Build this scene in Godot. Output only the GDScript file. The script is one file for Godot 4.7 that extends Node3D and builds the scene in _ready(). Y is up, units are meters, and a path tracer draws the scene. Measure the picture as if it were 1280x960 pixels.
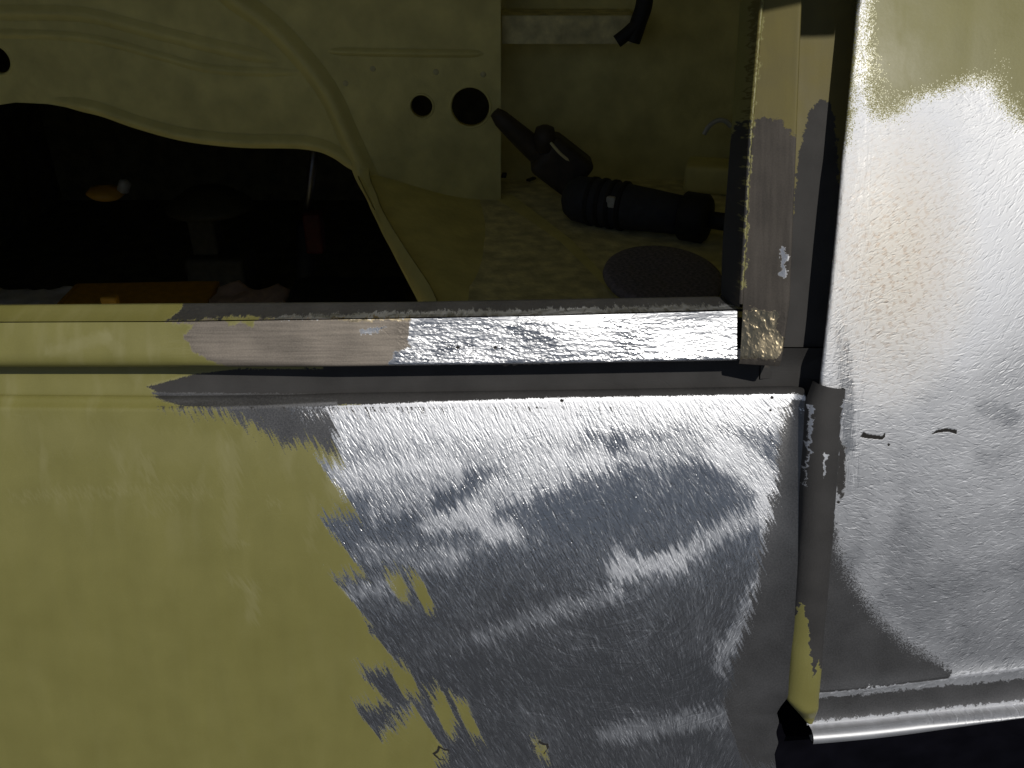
extends Node3D
# A sanded corner of an old car body: rear valance, drain channel round an opening, door post and side panel,
# with tools lying in the dark compartment behind. Sheet metal is laid out in millimetres on the body's own
# leaning frame: x to the right, u up along the panel, n out of it.

const BODY_AT := Vector3(0, 0.62, 0)
const LEAN := 15.0
enum { PAINT, OXIDE_SHADE, PRIMER, BARE, PIT, GOLD, GREY, SHADED_PAINT, BROWN }

var frame: Transform3D
var rng := RandomNumberGenerator.new()
var mats := {}

func _ready():
	# ---- camera, sky, sun, exposure
	var cam := Camera3D.new()
	cam.name = "camera"
	cam.fov = 47.15
	cam.near = 0.02
	cam.far = 400.0
	cam.position = Vector3(0, 0.84, 0.38105)
	cam.rotation_degrees = Vector3(-30, 0, 0)
	add_child(cam)
	cam.current = true
	var e := Environment.new()
	var sm := ProceduralSkyMaterial.new()
	sm.sky_top_color = Color(0.40, 0.46, 0.56)
	sm.sky_horizon_color = Color(0.68, 0.72, 0.77)
	sm.sky_curve = 0.14
	sm.ground_bottom_color = Color(0.16, 0.16, 0.17)
	sm.ground_horizon_color = Color(0.45, 0.48, 0.50)
	sm.sun_angle_max = 6.0
	var sky := Sky.new()
	sky.sky_material = sm
	e.background_mode = Environment.BG_SKY
	e.sky = sky
	e.background_energy_multiplier = 1.12
	e.tonemap_mode = Environment.TONE_MAPPER_LINEAR
	e.tonemap_exposure = 0.57
	e.sdfgi_enabled = true
	e.ssao_enabled = true
	e.ssil_enabled = true
	var we := WorldEnvironment.new()
	we.name = "environment"
	we.environment = e
	add_child(we)
	var sun := DirectionalLight3D.new()
	sun.name = "sun"
	sun.light_energy = 1.4
	sun.light_color = Color(1.0, 0.98, 0.94)
	sun.light_angular_distance = 0.5
	sun.shadow_enabled = true
	var az := deg_to_rad(22.0)
	var el := deg_to_rad(47.0)
	sun.look_at_from_position(Vector3(sin(az) * cos(el), sin(el), cos(az) * cos(el)), Vector3.ZERO)
	add_child(sun)

	rng.seed = 7
	frame = Transform3D(Basis(Vector3.RIGHT, deg_to_rad(-LEAN)), BODY_AT)
	make_materials()
	build_ground()
	var car := thing("car_body", "corner of an olive yellow car body sanded to bare metal round a dark opening", "car", Vector3.ZERO)
	build_front(car)
	build_post(car)
	build_side(car)
	build_inside(car)
	build_tools()
	build_far_things()

# ------------------------------------------------------------------ bookkeeping
func thing(called: String, label: String, category: String, at: Vector3, group := "") -> Node3D:
	var o := Node3D.new()
	o.name = called
	add_child(o, true)
	o.position = at
	tag(o, label, category, group)
	return o

func tag(o: Node, label: String, category: String, group := "") -> void:
	o.set_meta("label", label)
	if category:
		o.set_meta("category", category)
	if group:
		o.set_meta("group", group)

func part(called: String, m: Mesh, mat: Material, parent: Node, tr := Transform3D(), label := "") -> MeshInstance3D:
	var o := MeshInstance3D.new()
	o.name = called
	o.mesh = m
	o.material_override = mat
	o.transform = tr
	parent.add_child(o, true)
	if label:
		o.set_meta("label", label)
	return o

# ------------------------------------------------------------------ shapes
# A curved sheet with thickness: f(s, t) with s to the right and t downwards as seen from its front.
func shell(nx: int, ny: int, f: Callable, th: float, uvf = null) -> ArrayMesh:
	var w := nx + 1
	var p := PackedVector3Array()
	var nn := PackedVector3Array()
	for j in ny + 1:
		for i in w:
			p.append(f.call(float(i) / nx, float(j) / ny))
	for j in ny + 1:
		for i in w:
			var ds := p[j * w + mini(i + 1, nx)] - p[j * w + maxi(i - 1, 0)]
			var dt := p[mini(j + 1, ny) * w + i] - p[maxi(j - 1, 0) * w + i]
			var c := dt.cross(ds)
			nn.append(c.normalized() if c.length() > 1e-14 else Vector3.BACK)
	var v := PackedVector3Array()
	var no := PackedVector3Array()
	var uv := PackedVector2Array()
	var ix := PackedInt32Array()
	for side in 2:
		var base := v.size()
		for k in p.size():
			v.append(p[k] - nn[k] * th * side)
			no.append(nn[k] * (1.0 - 2.0 * side))
			uv.append((uvf as Callable).call(p[k]) if uvf != null else Vector2(p[k].x, -p[k].y))
		for j in ny:
			for i in nx:
				var a := base + j * w + i
				if side == 0:
					ix.append_array([a, a + 1, a + w + 1, a, a + w + 1, a + w])
				else:
					ix.append_array([a, a + w + 1, a + 1, a, a + w, a + w + 1])
	var ring := []
	for i in nx: ring.append(i)
	for j in ny: ring.append(j * w + nx)
	for i in nx: ring.append(ny * w + nx - i)
	for j in ny: ring.append((ny - j) * w)
	for k in ring.size():
		var a0: int = ring[k]
		var b0: int = ring[(k + 1) % ring.size()]
		var fn := (p[b0] - p[a0]).cross(nn[a0])
		fn = fn.normalized() if fn.length() > 1e-14 else Vector3.UP
		var base := v.size()
		for q in [p[a0], p[b0], p[b0] - nn[b0] * th, p[a0] - nn[a0] * th]:
			v.append(q)
			no.append(fn)
		uv.append_array([uv[a0], uv[b0], uv[b0], uv[a0]])
		ix.append_array([base, base + 2, base + 1, base, base + 3, base + 2])
	return finish(v, no, uv, ix)

func finish(v: PackedVector3Array, no: PackedVector3Array, uv: PackedVector2Array, ix: PackedInt32Array) -> ArrayMesh:
	var arr := []
	arr.resize(Mesh.ARRAY_MAX)
	arr[Mesh.ARRAY_VERTEX] = v
	arr[Mesh.ARRAY_NORMAL] = no
	arr[Mesh.ARRAY_TEX_UV] = uv
	arr[Mesh.ARRAY_INDEX] = ix
	var m := ArrayMesh.new()
	m.add_surface_from_arrays(Mesh.PRIMITIVE_TRIANGLES, arr)
	var st := SurfaceTool.new()
	st.create_from(m, 0)
	st.generate_tangents()
	return st.commit()

# A closed skin over rings of points (capped at both ends).
func skin(rings: Array, capped := true) -> ArrayMesh:
	var st := SurfaceTool.new()
	st.begin(Mesh.PRIMITIVE_TRIANGLES)
	var n: int = rings[0].size()
	for k in rings.size() - 1:
		for i in n:
			var j := (i + 1) % n
			var a: Vector3 = rings[k][i]
			var b: Vector3 = rings[k][j]
			var c: Vector3 = rings[k + 1][j]
			var d: Vector3 = rings[k + 1][i]
			for q in [a, b, c, a, c, d]:
				st.set_uv(Vector2(q.x, q.y))
				st.add_vertex(q)
	for cap in ([0, rings.size() - 1] if capped else []):
		var mid := Vector3.ZERO
		for q in rings[cap]: mid += q
		mid /= n
		for i in n:
			var j := (i + 1) % n
			for q in ([mid, rings[cap][j], rings[cap][i]] if cap == 0 else [mid, rings[cap][i], rings[cap][j]]):
				st.set_uv(Vector2(q.x, q.y))
				st.add_vertex(q)
	st.index()
	st.generate_normals()
	return st.commit()

# A round bar along a path, with one radius per point.
func tube(path: PackedVector3Array, radii: Array, sides := 12) -> ArrayMesh:
	var rings := []
	var side := Vector3.ZERO
	for k in path.size():
		var d := (path[mini(k + 1, path.size() - 1)] - path[maxi(k - 1, 0)]).normalized()
		if side == Vector3.ZERO:
			side = d.cross(Vector3.UP if absf(d.y) < 0.9 else Vector3.RIGHT).normalized()
		side = (side - d * side.dot(d)).normalized()
		var other := d.cross(side)
		var r: float = radii[k] if k < radii.size() else radii[-1]
		var ring := PackedVector3Array()
		for i in sides:
			var a := TAU * i / sides
			ring.append(path[k] + (side * cos(a) + other * sin(a)) * r)
		rings.append(ring)
	return skin(rings)

# A turned shape: profile of (radius, height along y).
func lathe(profile: Array, sides := 40, capped := true) -> ArrayMesh:
	var rings := []
	for q in profile:
		var ring := PackedVector3Array()
		for i in sides:
			var a := -TAU * i / sides
			ring.append(Vector3(cos(a) * q.x, q.y, sin(a) * q.x))
		rings.append(ring)
	return skin(rings, capped)

func smooth_path(pts: Array, per := 8) -> PackedVector3Array:
	var out := PackedVector3Array()
	for i in pts.size() - 1:
		for k in per:
			out.append(pts[i].cubic_interpolate(pts[i + 1], pts[maxi(i - 1, 0)], pts[mini(i + 2, pts.size() - 1)], float(k) / per))
	out.append(pts[-1])
	return out

# A box with rounded edges.
func soft_box(size: Vector3, r: float, wobble := 0.0) -> ArrayMesh:
	var b := BoxMesh.new()
	b.size = Vector3.ONE
	b.subdivide_width = 10; b.subdivide_height = 10; b.subdivide_depth = 10
	var arr := b.get_mesh_arrays()
	var v: PackedVector3Array = arr[Mesh.ARRAY_VERTEX]
	var nn: PackedVector3Array = arr[Mesh.ARRAY_NORMAL]
	var nz := FastNoiseLite.new()
	nz.seed = int(size.x * 9000.0)
	nz.frequency = 22.0
	var h := size / 2.0
	for k in v.size():
		var g := v[k] * 2.0
		for ax in 3:
			g[ax] = signf(g[ax]) * (1.0 - pow(1.0 - absf(g[ax]), 1.6))
		var q := g * h
		var core := Vector3(clampf(q.x, -h.x + r, h.x - r), clampf(q.y, -h.y + r, h.y - r), clampf(q.z, -h.z + r, h.z - r))
		var d := q - core
		if d.length() > 1e-6:
			nn[k] = d.normalized()
			q = core + nn[k] * r
		if wobble > 0.0:
			q += nn[k] * nz.get_noise_3dv(q) * wobble
		v[k] = q
	arr[Mesh.ARRAY_VERTEX] = v
	arr[Mesh.ARRAY_NORMAL] = nn
	arr[Mesh.ARRAY_TANGENT] = null
	var m := ArrayMesh.new()
	m.add_surface_from_arrays(Mesh.PRIMITIVE_TRIANGLES, arr)
	if wobble > 0.0:
		var st := SurfaceTool.new()
		st.create_from(m, 0)
		st.generate_normals()
		return st.commit()
	return m

# A flat plate cut to an outline, facing +z, with holes reached by hairline slits.
func plate(outline: PackedVector2Array, z: float, th: float, holes := []) -> ArrayMesh:
	var o := outline
	for h in holes:
		var c: Vector2 = h[0]
		var r: float = h[1]
		var best := 0
		for k in o.size():
			if o[k].distance_to(c) < o[best].distance_to(c): best = k
		var a0 := (o[best] - c).angle()
		var loop := PackedVector2Array()
		for k in 33:
			var a := a0 - TAU * k / 32.0 * (1.0 if not Geometry2D.is_polygon_clockwise(o) else -1.0)
			loop.append(c + Vector2(cos(a), sin(a)) * r)
		var slit := (o[best] - c).orthogonal().normalized() * 2e-5
		var out := PackedVector2Array()
		for k in o.size():
			out.append(o[k])
			if k == best:
				loop[32] += slit
				loop[0] -= slit
				out.append_array(loop)
				out.append(o[k] + (o[(k + 1) % o.size()] - o[k]).normalized() * 4e-5)
		o = out
	var tri := Geometry2D.triangulate_polygon(o)
	var cw := Geometry2D.is_polygon_clockwise(o)
	var v := PackedVector3Array()
	var no := PackedVector3Array()
	var uv := PackedVector2Array()
	var ix := PackedInt32Array()
	for side in 2:
		var base := v.size()
		for q in o:
			v.append(Vector3(q.x, q.y, z - th * side))
			no.append(Vector3(0, 0, 1 - 2 * side))
			uv.append(q)
		for k in range(0, tri.size(), 3):
			var a := o[tri[k]]
			var t := (o[tri[k + 1]] - a).cross(o[tri[k + 2]] - a)
			var flip := (t > 0.0) == (side == 0)
			ix.append_array([base + tri[k], base + tri[k + (2 if flip else 1)], base + tri[k + (1 if flip else 2)]])
	for k in o.size():
		var a := o[k]
		var b := o[(k + 1) % o.size()]
		var nrm := (b - a).orthogonal().normalized() * (-1.0 if cw else 1.0)
		var base := v.size()
		v.append_array([Vector3(a.x, a.y, z), Vector3(b.x, b.y, z), Vector3(b.x, b.y, z - th), Vector3(a.x, a.y, z - th)])
		for i in 4:
			no.append(Vector3(nrm.x, nrm.y, 0)); uv.append(a)
		ix.append_array([base, base + 2, base + 1, base, base + 3, base + 2])
	return finish(v, no, uv, ix)

# ------------------------------------------------------------------ materials
func srgb(l: Color) -> Color:
	return l.linear_to_srgb()

func noisy(l: Color, rough: float, freq: float, spread: float, bump := 0.0, metal := 0.0, bump_freq := 0.0) -> StandardMaterial3D:
	var m := StandardMaterial3D.new()
	var n := FastNoiseLite.new()
	n.seed = rng.randi() % 1000
	n.frequency = 0.012
	n.fractal_octaves = 5
	var t := NoiseTexture2D.new()
	t.noise = n
	t.seamless = true
	t.width = 512
	t.height = 512
	var g := Gradient.new()
	g.set_color(0, srgb(l * (1.0 - spread)))
	g.set_color(1, srgb(l * (1.0 + spread)))
	t.color_ramp = g
	m.albedo_texture = t
	m.roughness = rough
	m.metallic = metal
	m.uv1_triplanar = true
	m.uv1_scale = Vector3.ONE * freq
	if bump > 0.0:
		var b := FastNoiseLite.new()
		b.seed = rng.randi() % 1000
		b.frequency = 0.05
		var tb := NoiseTexture2D.new()
		tb.noise = b
		tb.seamless = true
		tb.as_normal_map = true
		tb.bump_strength = bump
		tb.width = 512
		tb.height = 512
		m.normal_enabled = true
		m.normal_texture = tb
	return m

func make_materials() -> void:
	mats.inner = noisy(Color(0.70, 0.63, 0.25), 0.6, 3.0, 0.17, 1.0)
	mats.inner_dusty = noisy(Color(0.70, 0.64, 0.36), 0.85, 6.0, 0.35, 1.5)
	mats.outer = noisy(Color(0.188, 0.175, 0.055), 0.45, 3.0, 0.08, 0.6)
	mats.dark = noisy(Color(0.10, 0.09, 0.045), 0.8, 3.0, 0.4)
	mats.black = noisy(Color(0.012, 0.012, 0.014), 0.7, 5.0, 0.4)
	mats.under_shade = noisy(Color(0.005, 0.005, 0.008), 1.0, 5.0, 0.4)  # near black that stands for the shade under the body
	mats.under_shade.metallic_specular = 0.1
	mats.rubber = noisy(Color(0.035, 0.037, 0.048), 0.75, 12.0, 0.3, 1.5)
	mats.steel = noisy(Color(0.3, 0.3, 0.31), 0.35, 14.0, 0.2, 1.0, 1.0)
	mats.pale = noisy(Color(0.5, 0.5, 0.47), 0.4, 10.0, 0.2)
	mats.brown = noisy(Color(0.05, 0.038, 0.028), 0.6, 10.0, 0.3)
	mats.fibre = noisy(Color(0.24, 0.215, 0.27), 0.95, 40.0, 0.5, 14.0)
	mats.red = noisy(Color(0.09, 0.012, 0.01), 0.6, 10.0, 0.3)
	mats.amber = noisy(Color(0.75, 0.42, 0.06), 0.15, 10.0, 0.1)
	mats.orange = noisy(Color(0.62, 0.33, 0.04), 0.6, 10.0, 0.15)
	mats.white = noisy(Color(0.62, 0.62, 0.66), 0.9, 8.0, 0.15)
	mats.pink = noisy(Color(0.5, 0.36, 0.30), 0.9, 8.0, 0.25)
	mats.dark_paint = noisy(Color(0.07, 0.065, 0.04), 0.6, 8.0, 0.3)
	mats.ground = noisy(Color(0.105, 0.11, 0.12), 0.95, 2.0, 0.4, 6.0)

# Draws the worn surface of a sheet: paint, oxide, primer and ground metal, some darkened for shade, bounded by polygons in mm.
func worn_sheet(o: Dictionary) -> void:
	var x0: float = o.x0
	var u1: float = o.u1
	var mm: float = o.mm
	var w := int(o.w / mm)
	var h := int(o.h / mm)
	var r := RandomNumberGenerator.new()
	r.seed = o.seed
	var mask := PackedByteArray()
	mask.resize(w * h)
	for pg in o.areas:
		fill(mask, w, h, pg[0], pg[1], x0, u1, mm)
	# soft map of fresh grinding and of glare set into the metal's colour, 2 mm cells
	var cw := int(o.w / 2.0) + 2
	var ch := int(o.h / 2.0) + 2
	var tone := PackedFloat32Array()
	tone.resize(cw * ch)
	tone.fill(o.tone)
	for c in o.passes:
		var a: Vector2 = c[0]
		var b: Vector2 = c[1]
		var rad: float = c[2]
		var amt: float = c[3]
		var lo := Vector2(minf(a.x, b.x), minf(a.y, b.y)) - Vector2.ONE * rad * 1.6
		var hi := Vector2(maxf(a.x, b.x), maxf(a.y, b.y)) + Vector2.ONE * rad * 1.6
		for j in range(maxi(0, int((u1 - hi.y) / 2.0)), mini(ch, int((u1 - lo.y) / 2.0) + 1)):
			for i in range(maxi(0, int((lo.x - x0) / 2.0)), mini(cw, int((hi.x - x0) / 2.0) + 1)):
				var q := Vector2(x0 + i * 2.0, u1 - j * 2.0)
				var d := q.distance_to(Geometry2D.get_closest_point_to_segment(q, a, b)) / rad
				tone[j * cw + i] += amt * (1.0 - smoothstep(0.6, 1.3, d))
	# scratches: thin grooves that tilt the surface, and the hairs they cut into the paint
	var ht := PackedFloat32Array()
	ht.resize(w * h)
	var sc := PackedFloat32Array()
	sc.resize(w * h)
	for group in o.scratches:
		var field: Callable = group.angle
		var box: Rect2 = group.box
		for k in int(group.count):
			var q := Vector2(r.randf_range(box.position.x, box.end.x), r.randf_range(box.position.y, box.end.y))
			var i0 := int((q.x - x0) / mm)
			var j0 := int((u1 - q.y) / mm)
			if i0 < 1 or j0 < 1 or i0 >= w - 1 or j0 >= h - 1:
				continue
			var on := mask[j0 * w + i0]
			if on != BARE and on != GOLD and not group.get("any", false):
				continue
			var a: float = field.call(q.x, q.y) + r.randfn(0.0, group.spread)
			var bend := r.randf_range(-1.0, 1.0) * float(group.bend)
			var n := int(r.randf_range(group.length[0], group.length[1]) / mm)
			var amp: float = group.depth * r.randf_range(0.2, 1.0) * (-1.0 if r.randf() < 0.7 else 1.0)
			var fx := (q.x - x0) / mm
			var fy := (u1 - q.y) / mm
			var cuts: bool = r.randf() < float(group.cuts)
			var dull := r.randf_range(-1.0, 1.0)
			for s in n:
				fx += cos(a)
				fy -= sin(a)
				a += bend
				var i := int(fx)
				var j := int(fy)
				if i < 1 or j < 1 or i >= w - 1 or j >= h - 1:
					break
				var fade := sin(PI * (s + 0.5) / n)
				var at := j * w + i
				ht[at] += amp * fade
				ht[at + 1] += amp * fade * 0.4
				sc[at] += dull * fade
				if cuts and mask[at] == PAINT:
					mask[at] = BARE
	var n1 := FastNoiseLite.new()
	n1.seed = o.seed + 1
	n1.frequency = 1.0
	n1.fractal_octaves = 3
	var n2 := FastNoiseLite.new()
	n2.seed = o.seed + 2
	n2.frequency = 1.0
	n2.fractal_octaves = 4
	var n3 := FastNoiseLite.new()
	n3.seed = o.seed + 3
	n3.frequency = 1.0
	n3.fractal_octaves = 2
	var gam := PackedByteArray()
	gam.resize(2049)
	for k in 2049:
		gam[k] = int(clampf(Color(k / 2048.0, 0, 0).linear_to_srgb().r, 0.0, 1.0) * 255.0 + 0.5)
	var al := PackedByteArray()
	al.resize(w * h * 3)
	var orm := PackedByteArray()
	orm.resize(w * h * 3)
	var streak_below: float = o.streak_below
	var reach: float = o.reach
	var ragged: float = o.ragged
	var base_tone: float = o.tone
	var feather: float = o.feather
	var st_gain: float = o.get("st_gain", 0.12)
	var fuzz_above: float = o.get("fuzz_above", 900.0)
	var rougher: float = o.get("rougher", 0.0)
	var pock: Callable = o.pock
	for j in h:
		var u := u1 - (j + 0.5) * mm
		var streaky := u < streak_below
		var fuzz: float = 5.0 * smoothstep(fuzz_above, fuzz_above + 25.0, u) + 5.0 * smoothstep(-70.0, -95.0, u) * smoothstep(-170.0, -155.0, u) * float(fuzz_above < 800.0)
		var rag := ragged * (0.25 if u < 1.0 and u > -16.0 and streak_below > -100.0 else 1.0)
		for i in w:
			var x := x0 + (i + 0.5) * mm
			var at := j * w + i
			var si := i
			var sj := j
			var wx := 0.0
			var wu := 0.0
			if streaky:
				var across := x * 0.89 + u * 0.45
				var along := x * 0.45 - u * 0.89
				var d := (n1.get_noise_2d(across * 0.5, along * 0.03) + 0.5 * n1.get_noise_2d(across * 1.6 + 40.0, along * 0.05)) * reach
				wx = d * 0.45
				wu = d * 0.89
				si += int(wx / mm)
				sj += int(wu / mm)
			else:
				si += int(n1.get_noise_2d(x * 0.22, u * 0.22) * rag / mm)
				sj += int(n1.get_noise_2d(u * 0.25 + 70.0, x * 0.25) * rag / mm)
			if not streaky:
				wx = (si - i) * mm * 1.5
				wu = (sj - j) * mm * 1.5
				var spread := feather + fuzz
				si += int((r.randf() + r.randf() - 1.0) * spread / mm)
				sj += int((r.randf() + r.randf() - 1.0) * spread / mm)
			else:
				var jit := (r.randf() + r.randf() - 1.0) * feather * 5.5
				si += int(jit * 0.45 / mm)
				sj += int(jit * 0.89 / mm)
			if si < 0: si = 0
			elif si >= w: si = w - 1
			if sj < 0: sj = 0
			elif sj >= h: sj = h - 1
			var m := mask[sj * w + si]
			if mask[at] == BARE and m == PAINT and not streaky and fuzz == 0.0: m = BARE
			if mask[at] == PIT: m = PIT
			elif m == PIT: m = mask[at]
			var low := n2.get_noise_2d(x * 0.03, u * 0.03)
			var fine := n3.get_noise_2d(x * 0.9, u * 0.9)
			var ti := (x - x0 + wx * 0.7) * 0.5
			var tj := (u1 - u + wu * 0.7) * 0.5
			var ci := clampi(int(ti), 0, cw - 2)
			var cj := clampi(int(tj), 0, ch - 2)
			var fx := clampf(ti - ci, 0.0, 1.0)
			var fy := clampf(tj - cj, 0.0, 1.0)
			var b := cj * cw + ci
			var tn := lerpf(lerpf(tone[b], tone[b + 1], fx), lerpf(tone[b + cw], tone[b + cw + 1], fx), fy)
			var cr: float
			var cg: float
			var cb: float
			var ro: float
			var me := 0.0
			if m == PAINT:
				var chalk := clampf(n2.get_noise_2d(x * 0.05 + 50.0, u * 0.014) * 2.2 - 0.35, 0.0, 1.0) * clampf((u + 110.0) / 70.0, 0.15, 1.0)
				chalk = clampf(chalk * 0.7 + (tn - base_tone) * 1.2 + absf(sc[at]) * 0.3, -0.5, 1.2)
				var ea := mask[clampi(sj + (6 if streaky else 3), 0, h - 1) * w + clampi(si + (3 if streaky else 2), 0, w - 1)]
				var eb := mask[clampi(sj - (6 if streaky else 3), 0, h - 1) * w + clampi(si - (3 if streaky else 2), 0, w - 1)]
				var rim := 0.5 if ea != PAINT or eb != PAINT else 0.0
				chalk += rim
				ht[at] += 0.035
				var k := 1.0 + low * 0.07 + fine * 0.05 + 0.05 * n2.get_noise_2d(x * 0.06 + 200.0, u * 0.008)
				cr = lerpf(0.190 * k, 0.25, chalk * 0.6)
				cg = lerpf(0.177 * k, 0.235, chalk * 0.6)
				cb = lerpf(0.054 * k, 0.105, chalk * 0.6)
				ro = 0.42 + 0.12 * low + 0.15 * chalk
				ht[at] += n2.get_noise_2d(x * 0.35, u * 0.35) * 0.006
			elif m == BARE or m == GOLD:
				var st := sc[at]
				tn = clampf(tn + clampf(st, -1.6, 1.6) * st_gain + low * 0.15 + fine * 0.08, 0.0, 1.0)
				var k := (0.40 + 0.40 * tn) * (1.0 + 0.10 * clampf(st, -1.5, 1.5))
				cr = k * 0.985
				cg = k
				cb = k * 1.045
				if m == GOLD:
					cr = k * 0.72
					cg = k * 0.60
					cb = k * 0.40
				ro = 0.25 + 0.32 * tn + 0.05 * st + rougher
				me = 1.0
				var pk: float = pock.call(x, u)
				if pk > 0.0:
					var spot := clampf(n2.get_noise_2d(x * 0.28 + 9.0, u * 0.28) * 3.0 - 0.25, 0.0, 1.0) * pk
					cg *= 1.0 - 0.05 * pk
					cb *= 1.0 - 0.14 * pk
					cr = lerpf(cr, 0.36, spot * 0.5)
					cg = lerpf(cg, 0.27, spot * 0.5)
					cb = lerpf(cb, 0.20, spot * 0.5)
					ro = lerpf(ro, 0.6, spot * 0.6)
			elif m == OXIDE_SHADE:  # dark oxide, deepened in colour to hold the channels' shade
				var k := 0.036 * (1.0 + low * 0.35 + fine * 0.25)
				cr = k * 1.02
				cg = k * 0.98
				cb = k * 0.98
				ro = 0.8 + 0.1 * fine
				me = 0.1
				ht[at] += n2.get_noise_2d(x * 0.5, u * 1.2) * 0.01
			elif m == SHADED_PAINT:  # post paint darkened in colour for the shade on the post
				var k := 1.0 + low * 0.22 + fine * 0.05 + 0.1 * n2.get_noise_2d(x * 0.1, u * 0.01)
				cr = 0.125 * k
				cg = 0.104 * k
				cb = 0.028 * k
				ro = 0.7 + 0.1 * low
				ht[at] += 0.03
			elif m == BROWN:  # primer darkened in colour for the shade on the post
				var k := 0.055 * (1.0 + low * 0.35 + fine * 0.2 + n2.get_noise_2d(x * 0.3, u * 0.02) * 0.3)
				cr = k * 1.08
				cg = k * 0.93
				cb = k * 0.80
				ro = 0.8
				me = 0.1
			elif m == GREY:
				var k := 0.135 * (1.0 + low * 0.3 + fine * 0.22 + 0.12 * clampf(sc[at], -1.5, 1.5))
				cr = k
				cg = k * 0.99
				cb = k * 1.01
				ro = 0.42 + 0.08 * fine
				me = 0.75
				ht[at] += n2.get_noise_2d(x * 0.5, u * 1.2) * 0.008
			elif m == PRIMER:
				var k := 0.19 * (1.0 + low * 0.3 + fine * 0.2 + n2.get_noise_2d(x * 0.02, u * 0.6) * 0.3)
				cr = k * 1.08
				cg = k * 0.93
				cb = k * 0.78
				ro = 0.5
				me = 0.35
			else:
				cr = 0.015
				cg = 0.013
				cb = 0.012
				ro = 0.9
				ht[at] -= 0.15
			al[at * 3] = gam[int(clampf(cr, 0.0, 1.0) * 2048.0)]
			al[at * 3 + 1] = gam[int(clampf(cg, 0.0, 1.0) * 2048.0)]
			al[at * 3 + 2] = gam[int(clampf(cb, 0.0, 1.0) * 2048.0)]
			orm[at * 3] = 255
			orm[at * 3 + 1] = int(clampf(ro, 0.05, 1.0) * 255.0)
			orm[at * 3 + 2] = int(me * 255.0)
			if m == BARE or m == GOLD:
				ht[at] += n2.get_noise_2d(x * 0.08, u * 0.08) * 0.013 + n1.get_noise_2d(x * 0.8, u * 0.8) * 0.006
	for lump in o.lumps:
		var bx: Rect2 = lump[0]
		for j in range(maxi(0, int((u1 - bx.end.y) / mm)), mini(h, int((u1 - bx.position.y) / mm))):
			for i in range(maxi(0, int((bx.position.x - x0) / mm)), mini(w, int((bx.end.x - x0) / mm))):
				var x := x0 + i * mm
				var u := u1 - j * mm
				var edge := clampf(minf(x - bx.position.x, bx.end.x - x) * 0.5, 0.0, 1.0)
				ht[j * w + i] += edge * lump[1] * (n2.get_noise_2d(x * lump[2], u * lump[3]) + 0.5 * absf(n3.get_noise_2d(x * lump[2] * 2.0, u * lump[3] * 2.0)))
	var nm := PackedByteArray()
	nm.resize(w * h * 3)
	for j in h:
		var jm := maxi(j - 1, 0) * w
		var jp := mini(j + 1, h - 1) * w
		for i in w:
			var gx := (ht[j * w + mini(i + 1, w - 1)] - ht[j * w + maxi(i - 1, 0)]) / (2.0 * mm)
			var gy := (ht[jm + i] - ht[jp + i]) / (2.0 * mm)
			var inv := 1.0 / sqrt(gx * gx + gy * gy + 1.0)
			var at := (j * w + i) * 3
			nm[at] = int((0.5 - 0.5 * gx * inv) * 255.0 + 0.5)
			nm[at + 1] = int((0.5 - 0.5 * gy * inv) * 255.0 + 0.5)
			nm[at + 2] = int((0.5 + 0.5 * inv) * 255.0 + 0.5)
	var mat := ORMMaterial3D.new()
	mat.albedo_texture = ImageTexture.create_from_image(Image.create_from_data(w, h, false, Image.FORMAT_RGB8, al))
	mat.orm_texture = ImageTexture.create_from_image(Image.create_from_data(w, h, false, Image.FORMAT_RGB8, orm))
	mat.normal_enabled = true
	mat.normal_texture = ImageTexture.create_from_image(Image.create_from_data(w, h, false, Image.FORMAT_RGB8, nm))
	mat.texture_repeat = false
	mat.resource_name = o.name
	o.uv = func(p: Vector3) -> Vector2: return Vector2(absf(p.x * 1000.0 - x0) / o.w, (u1 - p.y * 1000.0) / o.h)
	mats[o.name] = mat
	mats[o.name + "_uv"] = o.uv

func fill(mask: PackedByteArray, w: int, h: int, what: int, poly: PackedVector2Array, x0: float, u1: float, mm: float) -> void:
	var lo := 1e9
	var hi := -1e9
	for q in poly:
		lo = minf(lo, q.y)
		hi = maxf(hi, q.y)
	for j in range(maxi(0, int((u1 - hi) / mm) - 1), mini(h, int((u1 - lo) / mm) + 2)):
		var u := u1 - (j + 0.5) * mm
		var cross := []
		for k in poly.size():
			var a := poly[k]
			var b := poly[(k + 1) % poly.size()]
			if (a.y > u) != (b.y > u):
				cross.append(a.x + (u - a.y) / (b.y - a.y) * (b.x - a.x))
		cross.sort()
		for k in range(0, cross.size() - 1, 2):
			for i in range(maxi(0, int((cross[k] - x0) / mm)), mini(w, int((cross[k + 1] - x0) / mm) + 1)):
				mask[j * w + i] = what

func dot(c: Vector2, r: float) -> PackedVector2Array:
	var out := PackedVector2Array()
	for k in 10:
		out.append(c + Vector2(cos(TAU * k / 10.0), sin(TAU * k / 10.0)) * r * (0.8 + 0.2 * sin(k * 2.7)))
	return out

# point on a chain of 3-D points at the given x (along = 0) or u (along = 1)
func on(chain: Array, along: int, val: float) -> Vector3:
	for k in chain.size() - 1:
		var a: Vector3 = chain[k]
		var b: Vector3 = chain[k + 1]
		if (val - a[along]) * (val - b[along]) <= 0.0 or k == chain.size() - 2 and absf(val - b[along]) < absf(val - a[along]):
			return a.lerp(b, (val - a[along]) / (b[along] - a[along]))
	return chain[0].lerp(chain[1], (val - chain[0][along]) / (chain[1][along] - chain[0][along]))

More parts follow.
